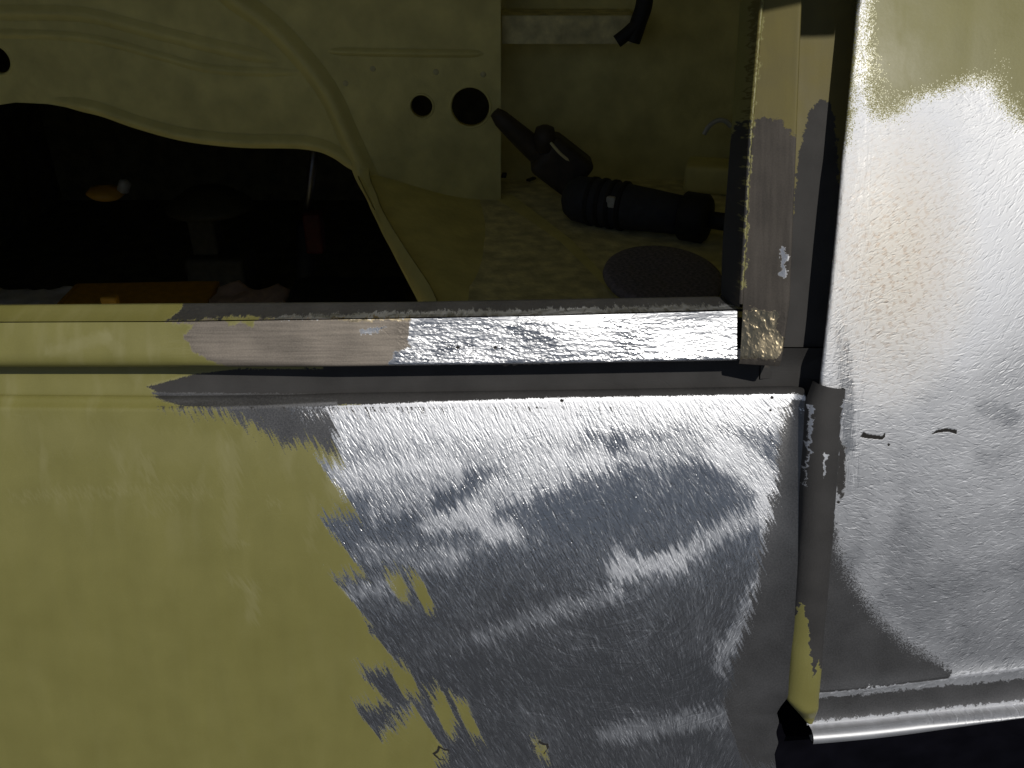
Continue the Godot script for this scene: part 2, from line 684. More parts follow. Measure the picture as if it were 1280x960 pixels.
# a smooth profile through points, t from 0 to 1 by position in the list
func along_profile(pts: Array, t: float) -> Vector3:
	var f := clampf(t, 0.0, 1.0) * (pts.size() - 1)
	var k := mini(int(f), pts.size() - 2)
	return pts[k].cubic_interpolate(pts[k + 1], pts[maxi(k - 1, 0)], pts[mini(k + 2, pts.size() - 1)], f - k)

func n_front(u: float) -> float:
	return -0.001 * pow(maxf(0.0, u + 135.0), 2.0)

func n_side(u: float) -> float:
	return -2.0 - 0.000628 * pow(maxf(0.0, u + 100.0), 2.0)

func n_post(u: float) -> float:
	return -14.0 + n_side(u) - n_side(35.0)

func build_ground() -> void:
	var pm := PlaneMesh.new()
	pm.size = Vector2(300, 300)
	pm.subdivide_width = 4
	pm.subdivide_depth = 4
	var g := part("ground", pm, mats.ground, self)
	g.set_meta("kind", "structure")
	g.set_meta("label", "grey tarmac ground under the car body")

# ------------------------------------------------------------------ valance, channel, flange and lip below the opening
func build_front(car: Node3D) -> void:
	var lip_back := [Vector3(-297.9, 33.4, -38), Vector3(-187.1, 34.3, -38), Vector3(-59.5, 35.1, -38), Vector3(112.5, 38.1, -38), Vector3(123.1, 38.4, -38)]
	var crease := [Vector3(-287.1, 27.6, -19), Vector3(-180.4, 28, -19), Vector3(-65.6, 29.7, -19), Vector3(24.6, 31.4, -19), Vector3(118.5, 34.3, -19)]
	var flange_low := [Vector3(-286.6, 4.4, -12), Vector3(-180.2, 4.4, -12), Vector3(-98.2, 5.3, -12), Vector3(24.5, 6.9, -12), Vector3(118.5, 8.6, -12)]
	var edge := [Vector3(-293.4, -10.7, -19), Vector3(-205.5, -11.2, -19), Vector3(-117.5, -12, -19), Vector3(25.1, -9.9, -19), Vector3(152.8, -7.7, -19)]
	var seam := [Vector3(151.4, -9, -15.9), Vector3(150.6, -53.8, -6.6), Vector3(150.8, -119.8, -0.2), Vector3(152.2, -174.4, 0), Vector3(148.5, -183.5, 0)]
	var hole := [Vector3(148.5, -183.5, 0), Vector3(147.1, -188.6, 0), Vector3(148.9, -194.8, 0), Vector3(147.6, -201.5, 0), Vector3(149.5, -208.2, 0), Vector3(147.8, -215.6, 0), Vector3(149.5, -225.1, 0), Vector3(149.3, -246.6, 0)]
	var angle := func(x: float, u: float) -> float:
		var a := lerpf(-61.0, -66.0, clampf((x + 90.0) / 120.0, 0.0, 1.0))
		a = lerpf(a, -50.0, clampf((x - 70.0) / 50.0, 0.0, 1.0) * clampf((u + 90.0) / 50.0, 0.0, 1.0))
		a = lerpf(a, -112.0, clampf((x - 75.0) / 50.0, 0.0, 1.0) * clampf((-u - 75.0) / 50.0, 0.0, 1.0))
		return deg_to_rad(a)
	var flat := func(_x: float, _u: float) -> float: return 0.05
	var areas := [
		[OXIDE_SHADE, PackedVector2Array([Vector2(-100, 60), Vector2(180, 60), Vector2(180, -9), Vector2(-100, -9)])],
		# lip, flange and channel at the right are bare or oxidised, painted at the left; channel oxide also holds its shade
		[GREY, PackedVector2Array([Vector2(-173.8, 42.1), Vector2(-175.6, 36.4), Vector2(-172.8, 32.3), Vector2(-176.8, 28.6), Vector2(125.3, 33.9), Vector2(131.4, 39.9)])],
		[PRIMER, PackedVector2Array([Vector2(-180.1, 28.2), Vector2(-162.4, 26.5), Vector2(-167.9, 20.7), Vector2(-163.6, 14), Vector2(-152.7, 8.1), Vector2(-143.2, 3.5), Vector2(24.7, 3.5), Vector2(24.3, 31.5), Vector2(-97.3, 29.8)])],
		[GOLD, PackedVector2Array([Vector2(-99.3, 30.2), Vector2(-48.6, 31.5), Vector2(-48.7, 28.2), Vector2(-64.9, 29), Vector2(-81.2, 27.8)])],
		[PAINT, PackedVector2Array([Vector2(-149.1, 29.8), Vector2(-130.5, 29.8), Vector2(-133.3, 24.9), Vector2(-138, 27.8), Vector2(-144.2, 26.1)])],
		[BARE, PackedVector2Array([Vector2(-78.1, 24), Vector2(-64.2, 25.7), Vector2(-69.2, 22.8), Vector2(-77.4, 22)])],
		[BARE, PackedVector2Array([Vector2(-51.9, 30.2), Vector2(-53.4, 19.5), Vector2(-52.3, 15.7), Vector2(-59.7, 13.2), Vector2(-63.2, 6.9), Vector2(-49.3, 4.8), Vector2(123.2, 6.5), Vector2(121.2, 35.6)])],
		[BARE, PackedVector2Array([Vector2(-121.6, 30.2), Vector2(-64.8, 31.7), Vector2(24.3, 33.5), Vector2(117.1, 36), Vector2(117.2, 34.5), Vector2(24.3, 31.9), Vector2(-64.8, 30), Vector2(-121.6, 29)])],
		[OXIDE_SHADE, PackedVector2Array([Vector2(-192.9, -8), Vector2(-167.9, -1.6), Vector2(-147.3, 1), Vector2(-50.7, 1.3), Vector2(177.2, 4), Vector2(177.6, -14.6), Vector2(-91.6, -14.7), Vector2(-183.1, -12.2)])],
		[GREY, PackedVector2Array([Vector2(-190.2, -10.6), Vector2(-91.5, -12.6), Vector2(-83.5, -41.2), Vector2(-93.5, -37.9), Vector2(-108.4, -34.2), Vector2(-120.1, -33.8), Vector2(-125, -28.9), Vector2(-141.6, -24.8), Vector2(-144.9, -20.3), Vector2(-172.7, -15.9), Vector2(-183.1, -13.4), Vector2(-190.2, -11.4)])],
		[BARE, PackedVector2Array([Vector2(-117.4, -17.1), Vector2(-91.6, -15.5), Vector2(-41.6, -13.4), Vector2(25, -11.4), Vector2(153.9, -9.4), Vector2(154.9, -20.7), Vector2(153.9, -97), Vector2(164.9, -246.6), Vector2(-41.7, -246.6), Vector2(-41.2, -225.1), Vector2(-35.6, -217.2), Vector2(-41.7, -206.7), Vector2(-49, -193.7), Vector2(-55.4, -183.5), Vector2(-64.3, -196.3), Vector2(-75.3, -204.1), Vector2(-87.8, -184.5), Vector2(-66, -183.5), Vector2(-85, -162.4), Vector2(-60.4, -159.4), Vector2(-78.7, -136.9), Vector2(-76.3, -132.1), Vector2(-95.9, -107.8), Vector2(-77.8, -104.2), Vector2(-101.4, -74.2), Vector2(-81.1, -70.7), Vector2(-102.3, -43.3), Vector2(-87.7, -44.2), Vector2(-95, -28.9), Vector2(-89.6, -30.9), Vector2(-95.7, -18.7), Vector2(-116.6, -17.9)])],
		[PAINT, PackedVector2Array([Vector2(-68.1, -106.9), Vector2(-59.5, -103.3), Vector2(-54.8, -117.5), Vector2(-58.7, -120.7)])],
		[PAINT, PackedVector2Array([Vector2(-55.4, -106.9), Vector2(-49.4, -105.1), Vector2(-40.8, -125.4), Vector2(-46.4, -127.3)])],
		[PAINT, PackedVector2Array([Vector2(-46.4, -177.4), Vector2(-38.8, -174.4), Vector2(-30.3, -196.3), Vector2(-35.9, -205.1)])],
		[PAINT, PackedVector2Array([Vector2(-32.7, -179.5), Vector2(-24.8, -181.5), Vector2(-17.9, -203), Vector2(-23.3, -205.1)])],
		[PAINT, PackedVector2Array([Vector2(-67.4, -161.4), Vector2(-57.7, -158.4), Vector2(-50.4, -177.4), Vector2(-59.3, -179.5)])],
		[PIT, dot(Vector2(-39.7, -215.6), 5.5)], [PAINT, dot(Vector2(-39.2, -216.1), 4.2)],
		[PIT, dot(Vector2(16.6, -211.4), 5.0)], [PAINT, dot(Vector2(15.7, -212.4), 4.6)],
		[GREY, PackedVector2Array([Vector2(145.6, -12.6), Vector2(140.7, -20.7), Vector2(138, -49.6), Vector2(134, -79.4), Vector2(129.9, -115.2), Vector2(124, -148.6), Vector2(117.4, -183.5), Vector2(131.4, -225.1), Vector2(167.6, -225.1), Vector2(154.8, -11.4)])],
		[PIT, dot(Vector2(25.8, -13), 0.9)], [PIT, dot(Vector2(135.2, -11.4), 0.8)], [PIT, dot(Vector2(134.4, -17.9), 0.6)],
		[PIT, dot(Vector2(-27.8, 15.3), 1.0)], [PIT, dot(Vector2(-8.6, 15.3), 1.0)], [PIT, dot(Vector2(-5.3, 14.9), 0.6)],
		[PIT, dot(Vector2(132.8, 3.1), 0.9)],
	]
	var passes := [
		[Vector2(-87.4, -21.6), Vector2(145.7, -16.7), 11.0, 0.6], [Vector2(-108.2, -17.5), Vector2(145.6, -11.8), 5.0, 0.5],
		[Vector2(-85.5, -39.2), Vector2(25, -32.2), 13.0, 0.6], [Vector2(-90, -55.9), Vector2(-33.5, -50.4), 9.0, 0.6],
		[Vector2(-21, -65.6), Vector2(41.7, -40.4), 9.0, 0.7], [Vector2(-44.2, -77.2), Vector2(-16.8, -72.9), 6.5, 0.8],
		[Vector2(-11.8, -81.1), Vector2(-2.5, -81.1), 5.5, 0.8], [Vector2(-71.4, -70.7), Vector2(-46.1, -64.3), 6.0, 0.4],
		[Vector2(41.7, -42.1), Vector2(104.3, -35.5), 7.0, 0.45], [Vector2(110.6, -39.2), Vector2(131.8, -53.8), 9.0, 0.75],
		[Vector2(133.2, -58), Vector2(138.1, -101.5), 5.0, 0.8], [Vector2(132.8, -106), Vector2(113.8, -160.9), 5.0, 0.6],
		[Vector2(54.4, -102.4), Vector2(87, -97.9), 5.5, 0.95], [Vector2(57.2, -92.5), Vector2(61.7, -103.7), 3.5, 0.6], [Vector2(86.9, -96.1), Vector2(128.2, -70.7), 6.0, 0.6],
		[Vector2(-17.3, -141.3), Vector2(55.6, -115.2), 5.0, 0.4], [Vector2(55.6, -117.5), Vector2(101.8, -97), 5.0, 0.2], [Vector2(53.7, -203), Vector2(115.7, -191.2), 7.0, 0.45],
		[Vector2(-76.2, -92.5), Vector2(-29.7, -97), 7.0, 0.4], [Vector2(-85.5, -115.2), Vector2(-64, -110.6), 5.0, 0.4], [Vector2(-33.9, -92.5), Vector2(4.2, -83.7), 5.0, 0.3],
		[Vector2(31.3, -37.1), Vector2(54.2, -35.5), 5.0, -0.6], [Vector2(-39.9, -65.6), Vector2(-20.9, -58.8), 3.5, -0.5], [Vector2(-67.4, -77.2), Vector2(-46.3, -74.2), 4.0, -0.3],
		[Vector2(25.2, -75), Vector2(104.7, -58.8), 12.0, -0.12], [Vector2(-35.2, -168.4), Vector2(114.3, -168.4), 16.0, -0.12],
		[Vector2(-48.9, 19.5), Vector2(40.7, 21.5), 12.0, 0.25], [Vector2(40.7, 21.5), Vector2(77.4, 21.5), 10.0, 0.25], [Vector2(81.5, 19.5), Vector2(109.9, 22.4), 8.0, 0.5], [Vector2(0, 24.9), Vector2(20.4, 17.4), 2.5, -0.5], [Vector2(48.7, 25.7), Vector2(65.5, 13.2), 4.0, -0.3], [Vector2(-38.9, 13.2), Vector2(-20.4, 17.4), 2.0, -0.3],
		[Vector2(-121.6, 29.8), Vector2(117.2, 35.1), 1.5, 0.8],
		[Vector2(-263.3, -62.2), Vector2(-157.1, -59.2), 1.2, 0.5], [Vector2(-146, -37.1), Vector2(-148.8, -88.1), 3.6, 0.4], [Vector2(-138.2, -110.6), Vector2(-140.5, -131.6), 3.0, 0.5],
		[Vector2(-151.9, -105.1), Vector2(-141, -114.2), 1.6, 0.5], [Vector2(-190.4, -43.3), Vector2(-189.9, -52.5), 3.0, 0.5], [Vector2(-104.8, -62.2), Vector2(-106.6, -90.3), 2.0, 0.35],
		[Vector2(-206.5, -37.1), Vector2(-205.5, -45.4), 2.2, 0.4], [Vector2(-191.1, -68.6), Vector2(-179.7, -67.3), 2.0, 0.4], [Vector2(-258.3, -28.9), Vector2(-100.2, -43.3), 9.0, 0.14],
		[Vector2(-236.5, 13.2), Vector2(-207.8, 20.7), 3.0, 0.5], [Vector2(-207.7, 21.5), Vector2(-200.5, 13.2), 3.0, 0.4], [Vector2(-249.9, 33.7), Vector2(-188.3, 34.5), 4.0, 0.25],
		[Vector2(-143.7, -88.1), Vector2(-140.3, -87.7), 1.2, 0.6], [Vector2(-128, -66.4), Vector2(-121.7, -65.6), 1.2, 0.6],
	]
	var scr := [
		{angle = angle, box = Rect2(-115, -235, 285, 235), count = 42000, spread = 0.13, bend = 0.002, length = [2.0, 9.0], depth = 0.085, cuts = 0.0},
		{angle = angle, box = Rect2(-115, -235, 70, 215), count = 1500, spread = 0.1, bend = 0.002, length = [5.0, 11.0], depth = 0.05, cuts = 0.5},
		{angle = func(x: float, u: float) -> float: return atan2(u + 95.0, x - 40.0) + 1.57, box = Rect2(-80, -200, 230, 190), count = 1600, spread = 0.25, bend = 0.003, length = [10.0, 34.0], depth = 0.035, cuts = 0.0},
		{angle = flat, box = Rect2(-70, 4, 210, 26), count = 2500, spread = 0.35, bend = 0.01, length = [2.0, 9.0], depth = 0.06, cuts = 0.0},
		{angle = flat, box = Rect2(-190, -12, 360, 52), count = 1600, spread = 0.05, bend = 0.001, length = [5.0, 25.0], depth = 0.02, cuts = 0.0, any = true},
		{angle = flat, box = Rect2(-330, -120, 230, 110), count = 420, spread = 1.2, bend = 0.004, length = [4.0, 20.0], depth = 0.008, cuts = 0.0, any = true},
	]
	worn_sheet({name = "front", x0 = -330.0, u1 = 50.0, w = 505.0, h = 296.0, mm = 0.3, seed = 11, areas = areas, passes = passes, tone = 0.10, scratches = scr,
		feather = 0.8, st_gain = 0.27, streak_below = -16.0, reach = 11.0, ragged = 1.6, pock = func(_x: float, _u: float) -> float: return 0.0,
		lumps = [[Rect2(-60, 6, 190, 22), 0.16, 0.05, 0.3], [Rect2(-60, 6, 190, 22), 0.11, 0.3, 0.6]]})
	var lerp_x := func(s: float, right: float) -> float: return lerpf(-480.0, right, s)
	# the hemmed lip along the bottom of the opening
	var end_x: float = Vector3(115, 13.2, -14).x
	part("opening_lip", shell(120, 8, func(s: float, t: float) -> Vector3:
		var x: float = lerp_x.call(s, end_x + 4.0)
		var a := on(lip_back, 0, x)
		var b := on(crease, 0, x)
		var q := along_profile([Vector3(0, a.y - 5.0, -41.0), Vector3(0, a.y, -37.5), Vector3(0, lerpf(a.y, b.y, 0.3), -31.5), Vector3(0, lerpf(a.y, b.y, 0.75), -23.5), Vector3(0, b.y + 0.3, -18.8)], t)
		return Vector3(x, q.y, q.z) * 0.001, 0.0012, mats.front_uv), mats.front, car, frame)
	part("opening_flange", shell(160, 14, func(s: float, t: float) -> Vector3:
		var x: float = lerp_x.call(s, end_x)
		var a := on(crease, 0, x)
		var b := on(flange_low, 0, x)
		var soft := clampf((-x - 90.0) / 90.0, 0.0, 1.0)
		var d := Vector3(x, 0, lerpf(-19.0, -12.0, minf(t / 0.85, 1.0)))
		if t < 0.7:
			d.y = lerpf(a.y, b.y + 2.5 + 5.0 * soft, t / 0.7)
			d.z += 0.5 * sin(x * 0.05) * sin(PI * t / 0.7)
		else:
			var g := (t - 0.7) / 0.3 * PI * 0.5
			d.y = b.y + (2.5 + 5.0 * soft) * (1.0 - sin(g))
			d.z -= (3.0 + 4.0 * soft) * (1.0 - cos(g)) + lerpf(11.0, 7.0, soft) * smoothstep(0.8, 1.0, (t - 0.7) / 0.3)
		return d * 0.001, 0.001, mats.front_uv), mats.front, car, frame)
	var channel_end: float = Vector3(166.1, -2.1, -24).x
	part("drain_channel", shell(120, 10, func(s: float, t: float) -> Vector3:
		var x: float = lerp_x.call(s, channel_end)
		var a := on(flange_low, 0, minf(x, 140.0))
		var b := on(edge, 0, x)
		var soft := clampf((-x - 90.0) / 90.0, 0.0, 1.0)
		var q := along_profile([Vector3(0, a.y + 4.0, -24.0), Vector3(0, lerpf(a.y, b.y, 0.25), lerpf(-27.0, -26.0, soft)), Vector3(0, lerpf(a.y, b.y, 0.6), lerpf(-27.0, -25.0, soft)), Vector3(0, b.y - 0.6, lerpf(-26.0, -22.3, soft)), Vector3(0, b.y - 4.5, lerpf(-26.5, -22.6, soft))], t)
		return Vector3(x, q.y, q.z) * 0.001, 0.001, mats.front_uv), mats.front, car, frame)
	# the valance: top edge rolled over, skin bulging, torn away at its lower right corner
	part("valance_panel", shell(200, 150, func(s: float, t: float) -> Vector3:
		var k := t * 150.0
		var top_u := -9.0 if k < 9.0 else lerpf(-9.0, -246.0, (k - 9.0) / 141.0)
		var right: float = on(seam, 1, minf(top_u, seam[0].y)).x if top_u > seam[4].y else on(hole, 1, top_u).x
		var x := lerpf(-480.0, right, 1.0 - pow(1.0 - s, 1.35))
		var soft := clampf((-x - 90.0) / 90.0, 0.0, 1.0)
		var e := on(edge, 0, x)
		var d := Vector3(x, 0, 0)
		if k < 9.0:
			var q := along_profile([Vector3(0, e.y - 1.2, lerpf(-26.5, -22.0, soft)), Vector3(0, e.y + lerpf(0.6, -0.6, soft), lerpf(-23.0, -20.5, soft)), Vector3(0, e.y + lerpf(1.0, -1.6, soft), lerpf(-19.5, -18.5, soft)), Vector3(0, e.y - lerpf(0.2, 3.6, soft), lerpf(-17.0, -16.8, soft)), Vector3(0, e.y - lerpf(2.2, 6.0, soft), n_front(e.y - lerpf(2.2, 6.0, soft)))], k / 9.0)
			d.y = q.y
			d.z = q.z
		else:
			var u0 := e.y - lerpf(2.2, 6.0, soft)
			d.y = lerpf(u0, -246.0, (k - 9.0) / 141.0)
			d.z = n_front(d.y)
		var wide := lerpf(5.0, 34.0, clampf(-d.y / 190.0, 0.0, 1.0))
		var into := clampf((x - right + wide) / wide, 0.0, 1.0)
		d.z += 4.0 * into * into * clampf((d.y + 190.0) / 15.0, 0.0, 1.0)
		d.z += 0.25 * sin(x * 0.045 + 1.0) * sin(d.y * 0.05)
		return d * 0.001, 0.0011, mats.front_uv), mats.front, car, frame)

# ------------------------------------------------------------------ the door post right of the opening
func build_post(car: Node3D) -> void:
	var in_edge := [Vector3(124.6, 214.3, -84.6), Vector3(122.2, 189.3, -75.1), Vector3(117.1, 128.1, -55.2), Vector3(112.4, 67.4, -40.2), Vector3(111.8, 32.1, -33.5)]
	var crease := [Vector3(128.6, 210, -62.9), Vector3(126.3, 186.1, -54), Vector3(119.4, 115.9, -31.8), Vector3(115.9, 38.7, -14.6), Vector3(115.1, 7.9, -9.9)]
	var flange_r := [Vector3(145.7, 209, -57.5), Vector3(143.7, 185.3, -48.7), Vector3(139.9, 115.9, -26.8), Vector3(137.8, 38.8, -9.6), Vector3(134.4, 8.7, -5)]
	var chan_r := [Vector3(183.6, 213.9, -82.4), Vector3(179.6, 189, -73), Vector3(170.8, 107.9, -47.7), Vector3(164.9, 26.6, -30.6), Vector3(162.8, -2.7, -26.5), Vector3(161.5, -11.2, -25.5)]
	var rim := [Vector3(177.1, 209.9, -62.3), Vector3(174.1, 186, -53.4), Vector3(165.3, 108.2, -29.2), Vector3(159.7, 38, -14), Vector3(157.1, 1.9, -8.5), Vector3(156.5, -18.6, -6.2), Vector3(158.3, -70, -2.6), Vector3(160.3, -184.9, -2)]
	var bottom := [Vector3(155.5, -180.3, -2), Vector3(204, -177.3, -2), Vector3(282.5, -168.7, -2), Vector3(420.4, -153.8, -2)]
	var up := func(_x: float, _u: float) -> float: return 1.52
	var swirl := func(x: float, u: float) -> float: return 0.28 + 0.25 * sin(x * 0.05 + 1.0) + 0.4 * sin(u * 0.021)
	var topo := func(x: float, u: float) -> float: return 0.3 + 0.9 * sin(x * 0.11) + 0.5 * sin(u * 0.2)
	var areas := [
		[SHADED_PAINT, PackedVector2Array([Vector2(100, 230), Vector2(190, 230), Vector2(190, 60), Vector2(100, 60)])],
		[OXIDE_SHADE, PackedVector2Array([Vector2(90, 60), Vector2(190, 60), Vector2(190, -20), Vector2(90, -20)])],
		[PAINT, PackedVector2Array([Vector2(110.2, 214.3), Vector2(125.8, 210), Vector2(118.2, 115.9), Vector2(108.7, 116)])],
		[OXIDE_SHADE, PackedVector2Array([Vector2(115, 117.6), Vector2(118, 128.1), Vector2(120.5, 119.2), Vector2(121.2, 128.6), Vector2(115.3, 30), Vector2(105.8, 17.9), Vector2(104.6, 107.9)])],
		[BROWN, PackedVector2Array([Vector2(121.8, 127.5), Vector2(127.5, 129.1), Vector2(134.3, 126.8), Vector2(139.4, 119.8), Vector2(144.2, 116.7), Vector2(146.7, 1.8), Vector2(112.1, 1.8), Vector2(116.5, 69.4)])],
		[OXIDE_SHADE, PackedVector2Array([Vector2(151.5, 118), Vector2(154.9, 132), Vector2(160.7, 138.4), Vector2(165.7, 136), Vector2(168, 124), Vector2(169.8, 92), Vector2(164.9, -14.7), Vector2(135.3, -14.7), Vector2(143.9, 35.4), Vector2(149, 108)])],
		[PAINT, PackedVector2Array([Vector2(128, 210), Vector2(129.3, 210), Vector2(120, 115.9), Vector2(116.9, 45.8), Vector2(115.9, 45.8), Vector2(119, 115.9)])],
		[GOLD, PackedVector2Array([Vector2(116.4, 33.2), Vector2(121.2, 36.3), Vector2(133.3, 34.7), Vector2(132, 26), Vector2(137.9, 20), Vector2(133.3, 11.5), Vector2(113.8, 10.7), Vector2(113.5, 22)])],  # ground metal at the corner, its warm-light tint set in the colour
		[BARE, PackedVector2Array([Vector2(134.3, 64.7), Vector2(135.8, 66.2), Vector2(137.1, 61.5), Vector2(136.1, 51.7), Vector2(134.5, 52.9)])],
	]
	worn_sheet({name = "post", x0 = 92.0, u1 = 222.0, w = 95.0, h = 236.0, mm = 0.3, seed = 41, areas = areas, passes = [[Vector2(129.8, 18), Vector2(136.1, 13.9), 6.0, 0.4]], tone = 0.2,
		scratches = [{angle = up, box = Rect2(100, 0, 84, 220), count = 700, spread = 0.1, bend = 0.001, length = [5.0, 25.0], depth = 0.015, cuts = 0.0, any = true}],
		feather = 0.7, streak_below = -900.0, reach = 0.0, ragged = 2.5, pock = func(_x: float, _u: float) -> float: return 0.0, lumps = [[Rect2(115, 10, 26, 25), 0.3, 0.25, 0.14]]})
	areas = [
		# side panel
		[BARE, PackedVector2Array([Vector2(173.1, 209.9), Vector2(180.8, 209.9), Vector2(178.3, 162.5), Vector2(176.2, 139.1), Vector2(180.1, 128.3), Vector2(194.2, 130.2), Vector2(202.3, 138.4), Vector2(216.3, 142.2), Vector2(230.5, 146.9), Vector2(240.5, 145.3), Vector2(246.7, 135.3), Vector2(256.2, 126.7), Vector2(304.2, 119.8), Vector2(424.2, 115.9), Vector2(487.8, -248.3), Vector2(161.1, -248.3), Vector2(153.7, -52.5), Vector2(154.7, 1.9), Vector2(159.7, 69.4), Vector2(164.9, 127.5)])],
		[PAINT, PackedVector2Array([Vector2(168.2, 209.9), Vector2(174.7, 209.9), Vector2(172.3, 162.5), Vector2(168.9, 127.5), Vector2(165.7, 115.1), Vector2(162.5, 112)])],
		[GREY, PackedVector2Array([Vector2(172.9, -93.6), Vector2(182.2, -110.4), Vector2(195.4, -129.4), Vector2(213.9, -147.4), Vector2(242.4, -165.7), Vector2(243.3, -172.7), Vector2(203.6, -173.8), Vector2(168.6, -177.8), Vector2(157.1, -97.3), Vector2(167.5, -70)])],
		[OXIDE_SHADE, PackedVector2Array([Vector2(167, -29.1), Vector2(171.6, -35.4), Vector2(173.1, -56.9), Vector2(171.1, -63.4), Vector2(167.8, -52.5)])],  # dark patch in place of the strip's shadow on the panel
		[GREY, PackedVector2Array([Vector2(168.1, -187.2), Vector2(287.9, -178.5), Vector2(472.1, -159.2), Vector2(476.6, -177.4), Vector2(290, -191.9), Vector2(169.4, -201.3)])],
		[BARE, PackedVector2Array([Vector2(166.8, -178.3), Vector2(203.8, -175.8), Vector2(282.4, -167.7), Vector2(420.1, -152.3), Vector2(421.3, -157.7), Vector2(283.2, -173.3), Vector2(204.4, -180.8), Vector2(167.3, -183.9)])],  # bright band that puts the fold's highlight into the colour
		[PIT, PackedVector2Array([Vector2(179.4, -29.5), Vector2(180.9, -27), Vector2(182.2, -28.2), Vector2(190.9, -29.5), Vector2(192, -27.8), Vector2(192.2, -29.9), Vector2(190.6, -31.2), Vector2(181.9, -30.3)])],
		[PIT, PackedVector2Array([Vector2(217.2, -29.1), Vector2(219.5, -27), Vector2(224.4, -26.1), Vector2(230.2, -27), Vector2(230, -29.1), Vector2(226.1, -27.8), Vector2(220.4, -28.2)])],
		[PIT, dot(Vector2(194.5, -34.1), 0.7)], [PIT, dot(Vector2(196.2, -175.3), 1.3)], [BARE, dot(Vector2(196.5, -175.3), 0.8)], [PIT, dot(Vector2(170.4, -64.7), 0.9)],
	]
	var passes := [
		[Vector2(188.1, 108.2), Vector2(190.2, 22.1), 36.0, 0.4], [Vector2(224.1, 123.6), Vector2(233.9, 38), 34.0, 0.3],  # hot zone: sun glare lifts the metal colour here
		[Vector2(169, 139.1), Vector2(160.8, 57.7), 6.0, 0.4], [Vector2(209, -18.6), Vector2(255.4, -70), 30.0, 0.10],
		[Vector2(165.8, 26.1), Vector2(170.4, -2.1), 4.0, -0.6], [Vector2(171.2, -2.1), Vector2(173.2, -35.4), 3.0, -0.6],
		[Vector2(241.4, -14.5), Vector2(258.4, -20.7), 5.0, -0.22], [Vector2(246, -41.8), Vector2(260.2, -39.6), 5.0, -0.15],
		[Vector2(196, -61.2), Vector2(190.9, -116), 8.0, 0.15], [Vector2(173.1, -178.8), Vector2(282.5, -168.7), 4.0, 0.8],
		[Vector2(195.3, -97.3), Vector2(265.9, -144.9), 22.0, -0.06],
	]
	var scr := [
		{angle = swirl, box = Rect2(150, -200, 250, 350), count = 30000, spread = 0.28, bend = 0.006, length = [1.5, 7.0], depth = 0.075, cuts = 0.0},
		{angle = topo, box = Rect2(165, 118, 240, 40), count = 3000, spread = 0.7, bend = 0.03, length = [3.0, 11.0], depth = 0.05, cuts = 0.8},
		{angle = up, box = Rect2(158, -60, 22, 250), count = 1600, spread = 0.12, bend = 0.002, length = [4.0, 16.0], depth = 0.05, cuts = 0.0},
	]
	var rust := Vector2(192.9, 57.7)
	worn_sheet({name = "side", st_gain = 0.2, x0 = 92.0, u1 = 222.0, w = 318.0, h = 432.0, mm = 0.3, seed = 31, areas = areas, passes = passes, tone = 0.40, scratches = scr,
		feather = 1.2, rougher = 0.2, fuzz_above = 95.0, streak_below = -900.0, reach = 0.0, ragged = 2.5,
		pock = func(x: float, u: float) -> float: return clampf(1.3 - Vector2((x - rust.x) / 36.0, (u - rust.y) / 62.0).length(), 0.0, 1.0),
		lumps = []})
	var u_of := func(t: float, low: float) -> float: return lerpf(222.0, low, t)
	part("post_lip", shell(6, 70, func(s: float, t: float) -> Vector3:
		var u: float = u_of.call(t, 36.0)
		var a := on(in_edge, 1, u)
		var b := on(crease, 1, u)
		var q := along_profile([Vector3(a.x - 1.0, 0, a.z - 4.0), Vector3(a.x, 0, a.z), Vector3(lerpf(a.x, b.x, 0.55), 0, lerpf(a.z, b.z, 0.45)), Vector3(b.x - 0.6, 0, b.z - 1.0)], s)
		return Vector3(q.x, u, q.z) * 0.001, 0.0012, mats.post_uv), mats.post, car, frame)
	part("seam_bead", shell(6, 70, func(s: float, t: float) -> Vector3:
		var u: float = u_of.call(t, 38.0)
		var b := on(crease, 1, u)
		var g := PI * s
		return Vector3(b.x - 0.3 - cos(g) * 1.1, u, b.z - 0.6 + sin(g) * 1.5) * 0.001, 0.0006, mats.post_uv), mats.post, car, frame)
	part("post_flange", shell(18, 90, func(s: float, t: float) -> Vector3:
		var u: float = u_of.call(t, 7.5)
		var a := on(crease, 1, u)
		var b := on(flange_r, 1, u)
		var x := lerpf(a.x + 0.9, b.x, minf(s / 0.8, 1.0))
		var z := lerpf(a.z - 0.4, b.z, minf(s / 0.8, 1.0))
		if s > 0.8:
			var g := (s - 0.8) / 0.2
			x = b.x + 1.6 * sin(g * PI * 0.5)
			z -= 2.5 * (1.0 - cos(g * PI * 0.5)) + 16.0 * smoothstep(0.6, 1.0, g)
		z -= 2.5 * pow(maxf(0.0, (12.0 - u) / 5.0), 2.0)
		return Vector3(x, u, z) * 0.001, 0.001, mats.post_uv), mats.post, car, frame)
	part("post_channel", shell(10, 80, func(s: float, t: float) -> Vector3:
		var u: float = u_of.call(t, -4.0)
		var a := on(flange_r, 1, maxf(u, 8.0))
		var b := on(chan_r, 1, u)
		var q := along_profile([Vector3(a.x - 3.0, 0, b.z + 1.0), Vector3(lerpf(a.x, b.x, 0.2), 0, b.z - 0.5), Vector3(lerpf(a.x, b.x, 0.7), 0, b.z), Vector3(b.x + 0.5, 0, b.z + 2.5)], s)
		return Vector3(q.x, u, q.z) * 0.001, 0.001, mats.post_uv), mats.post, car, frame)
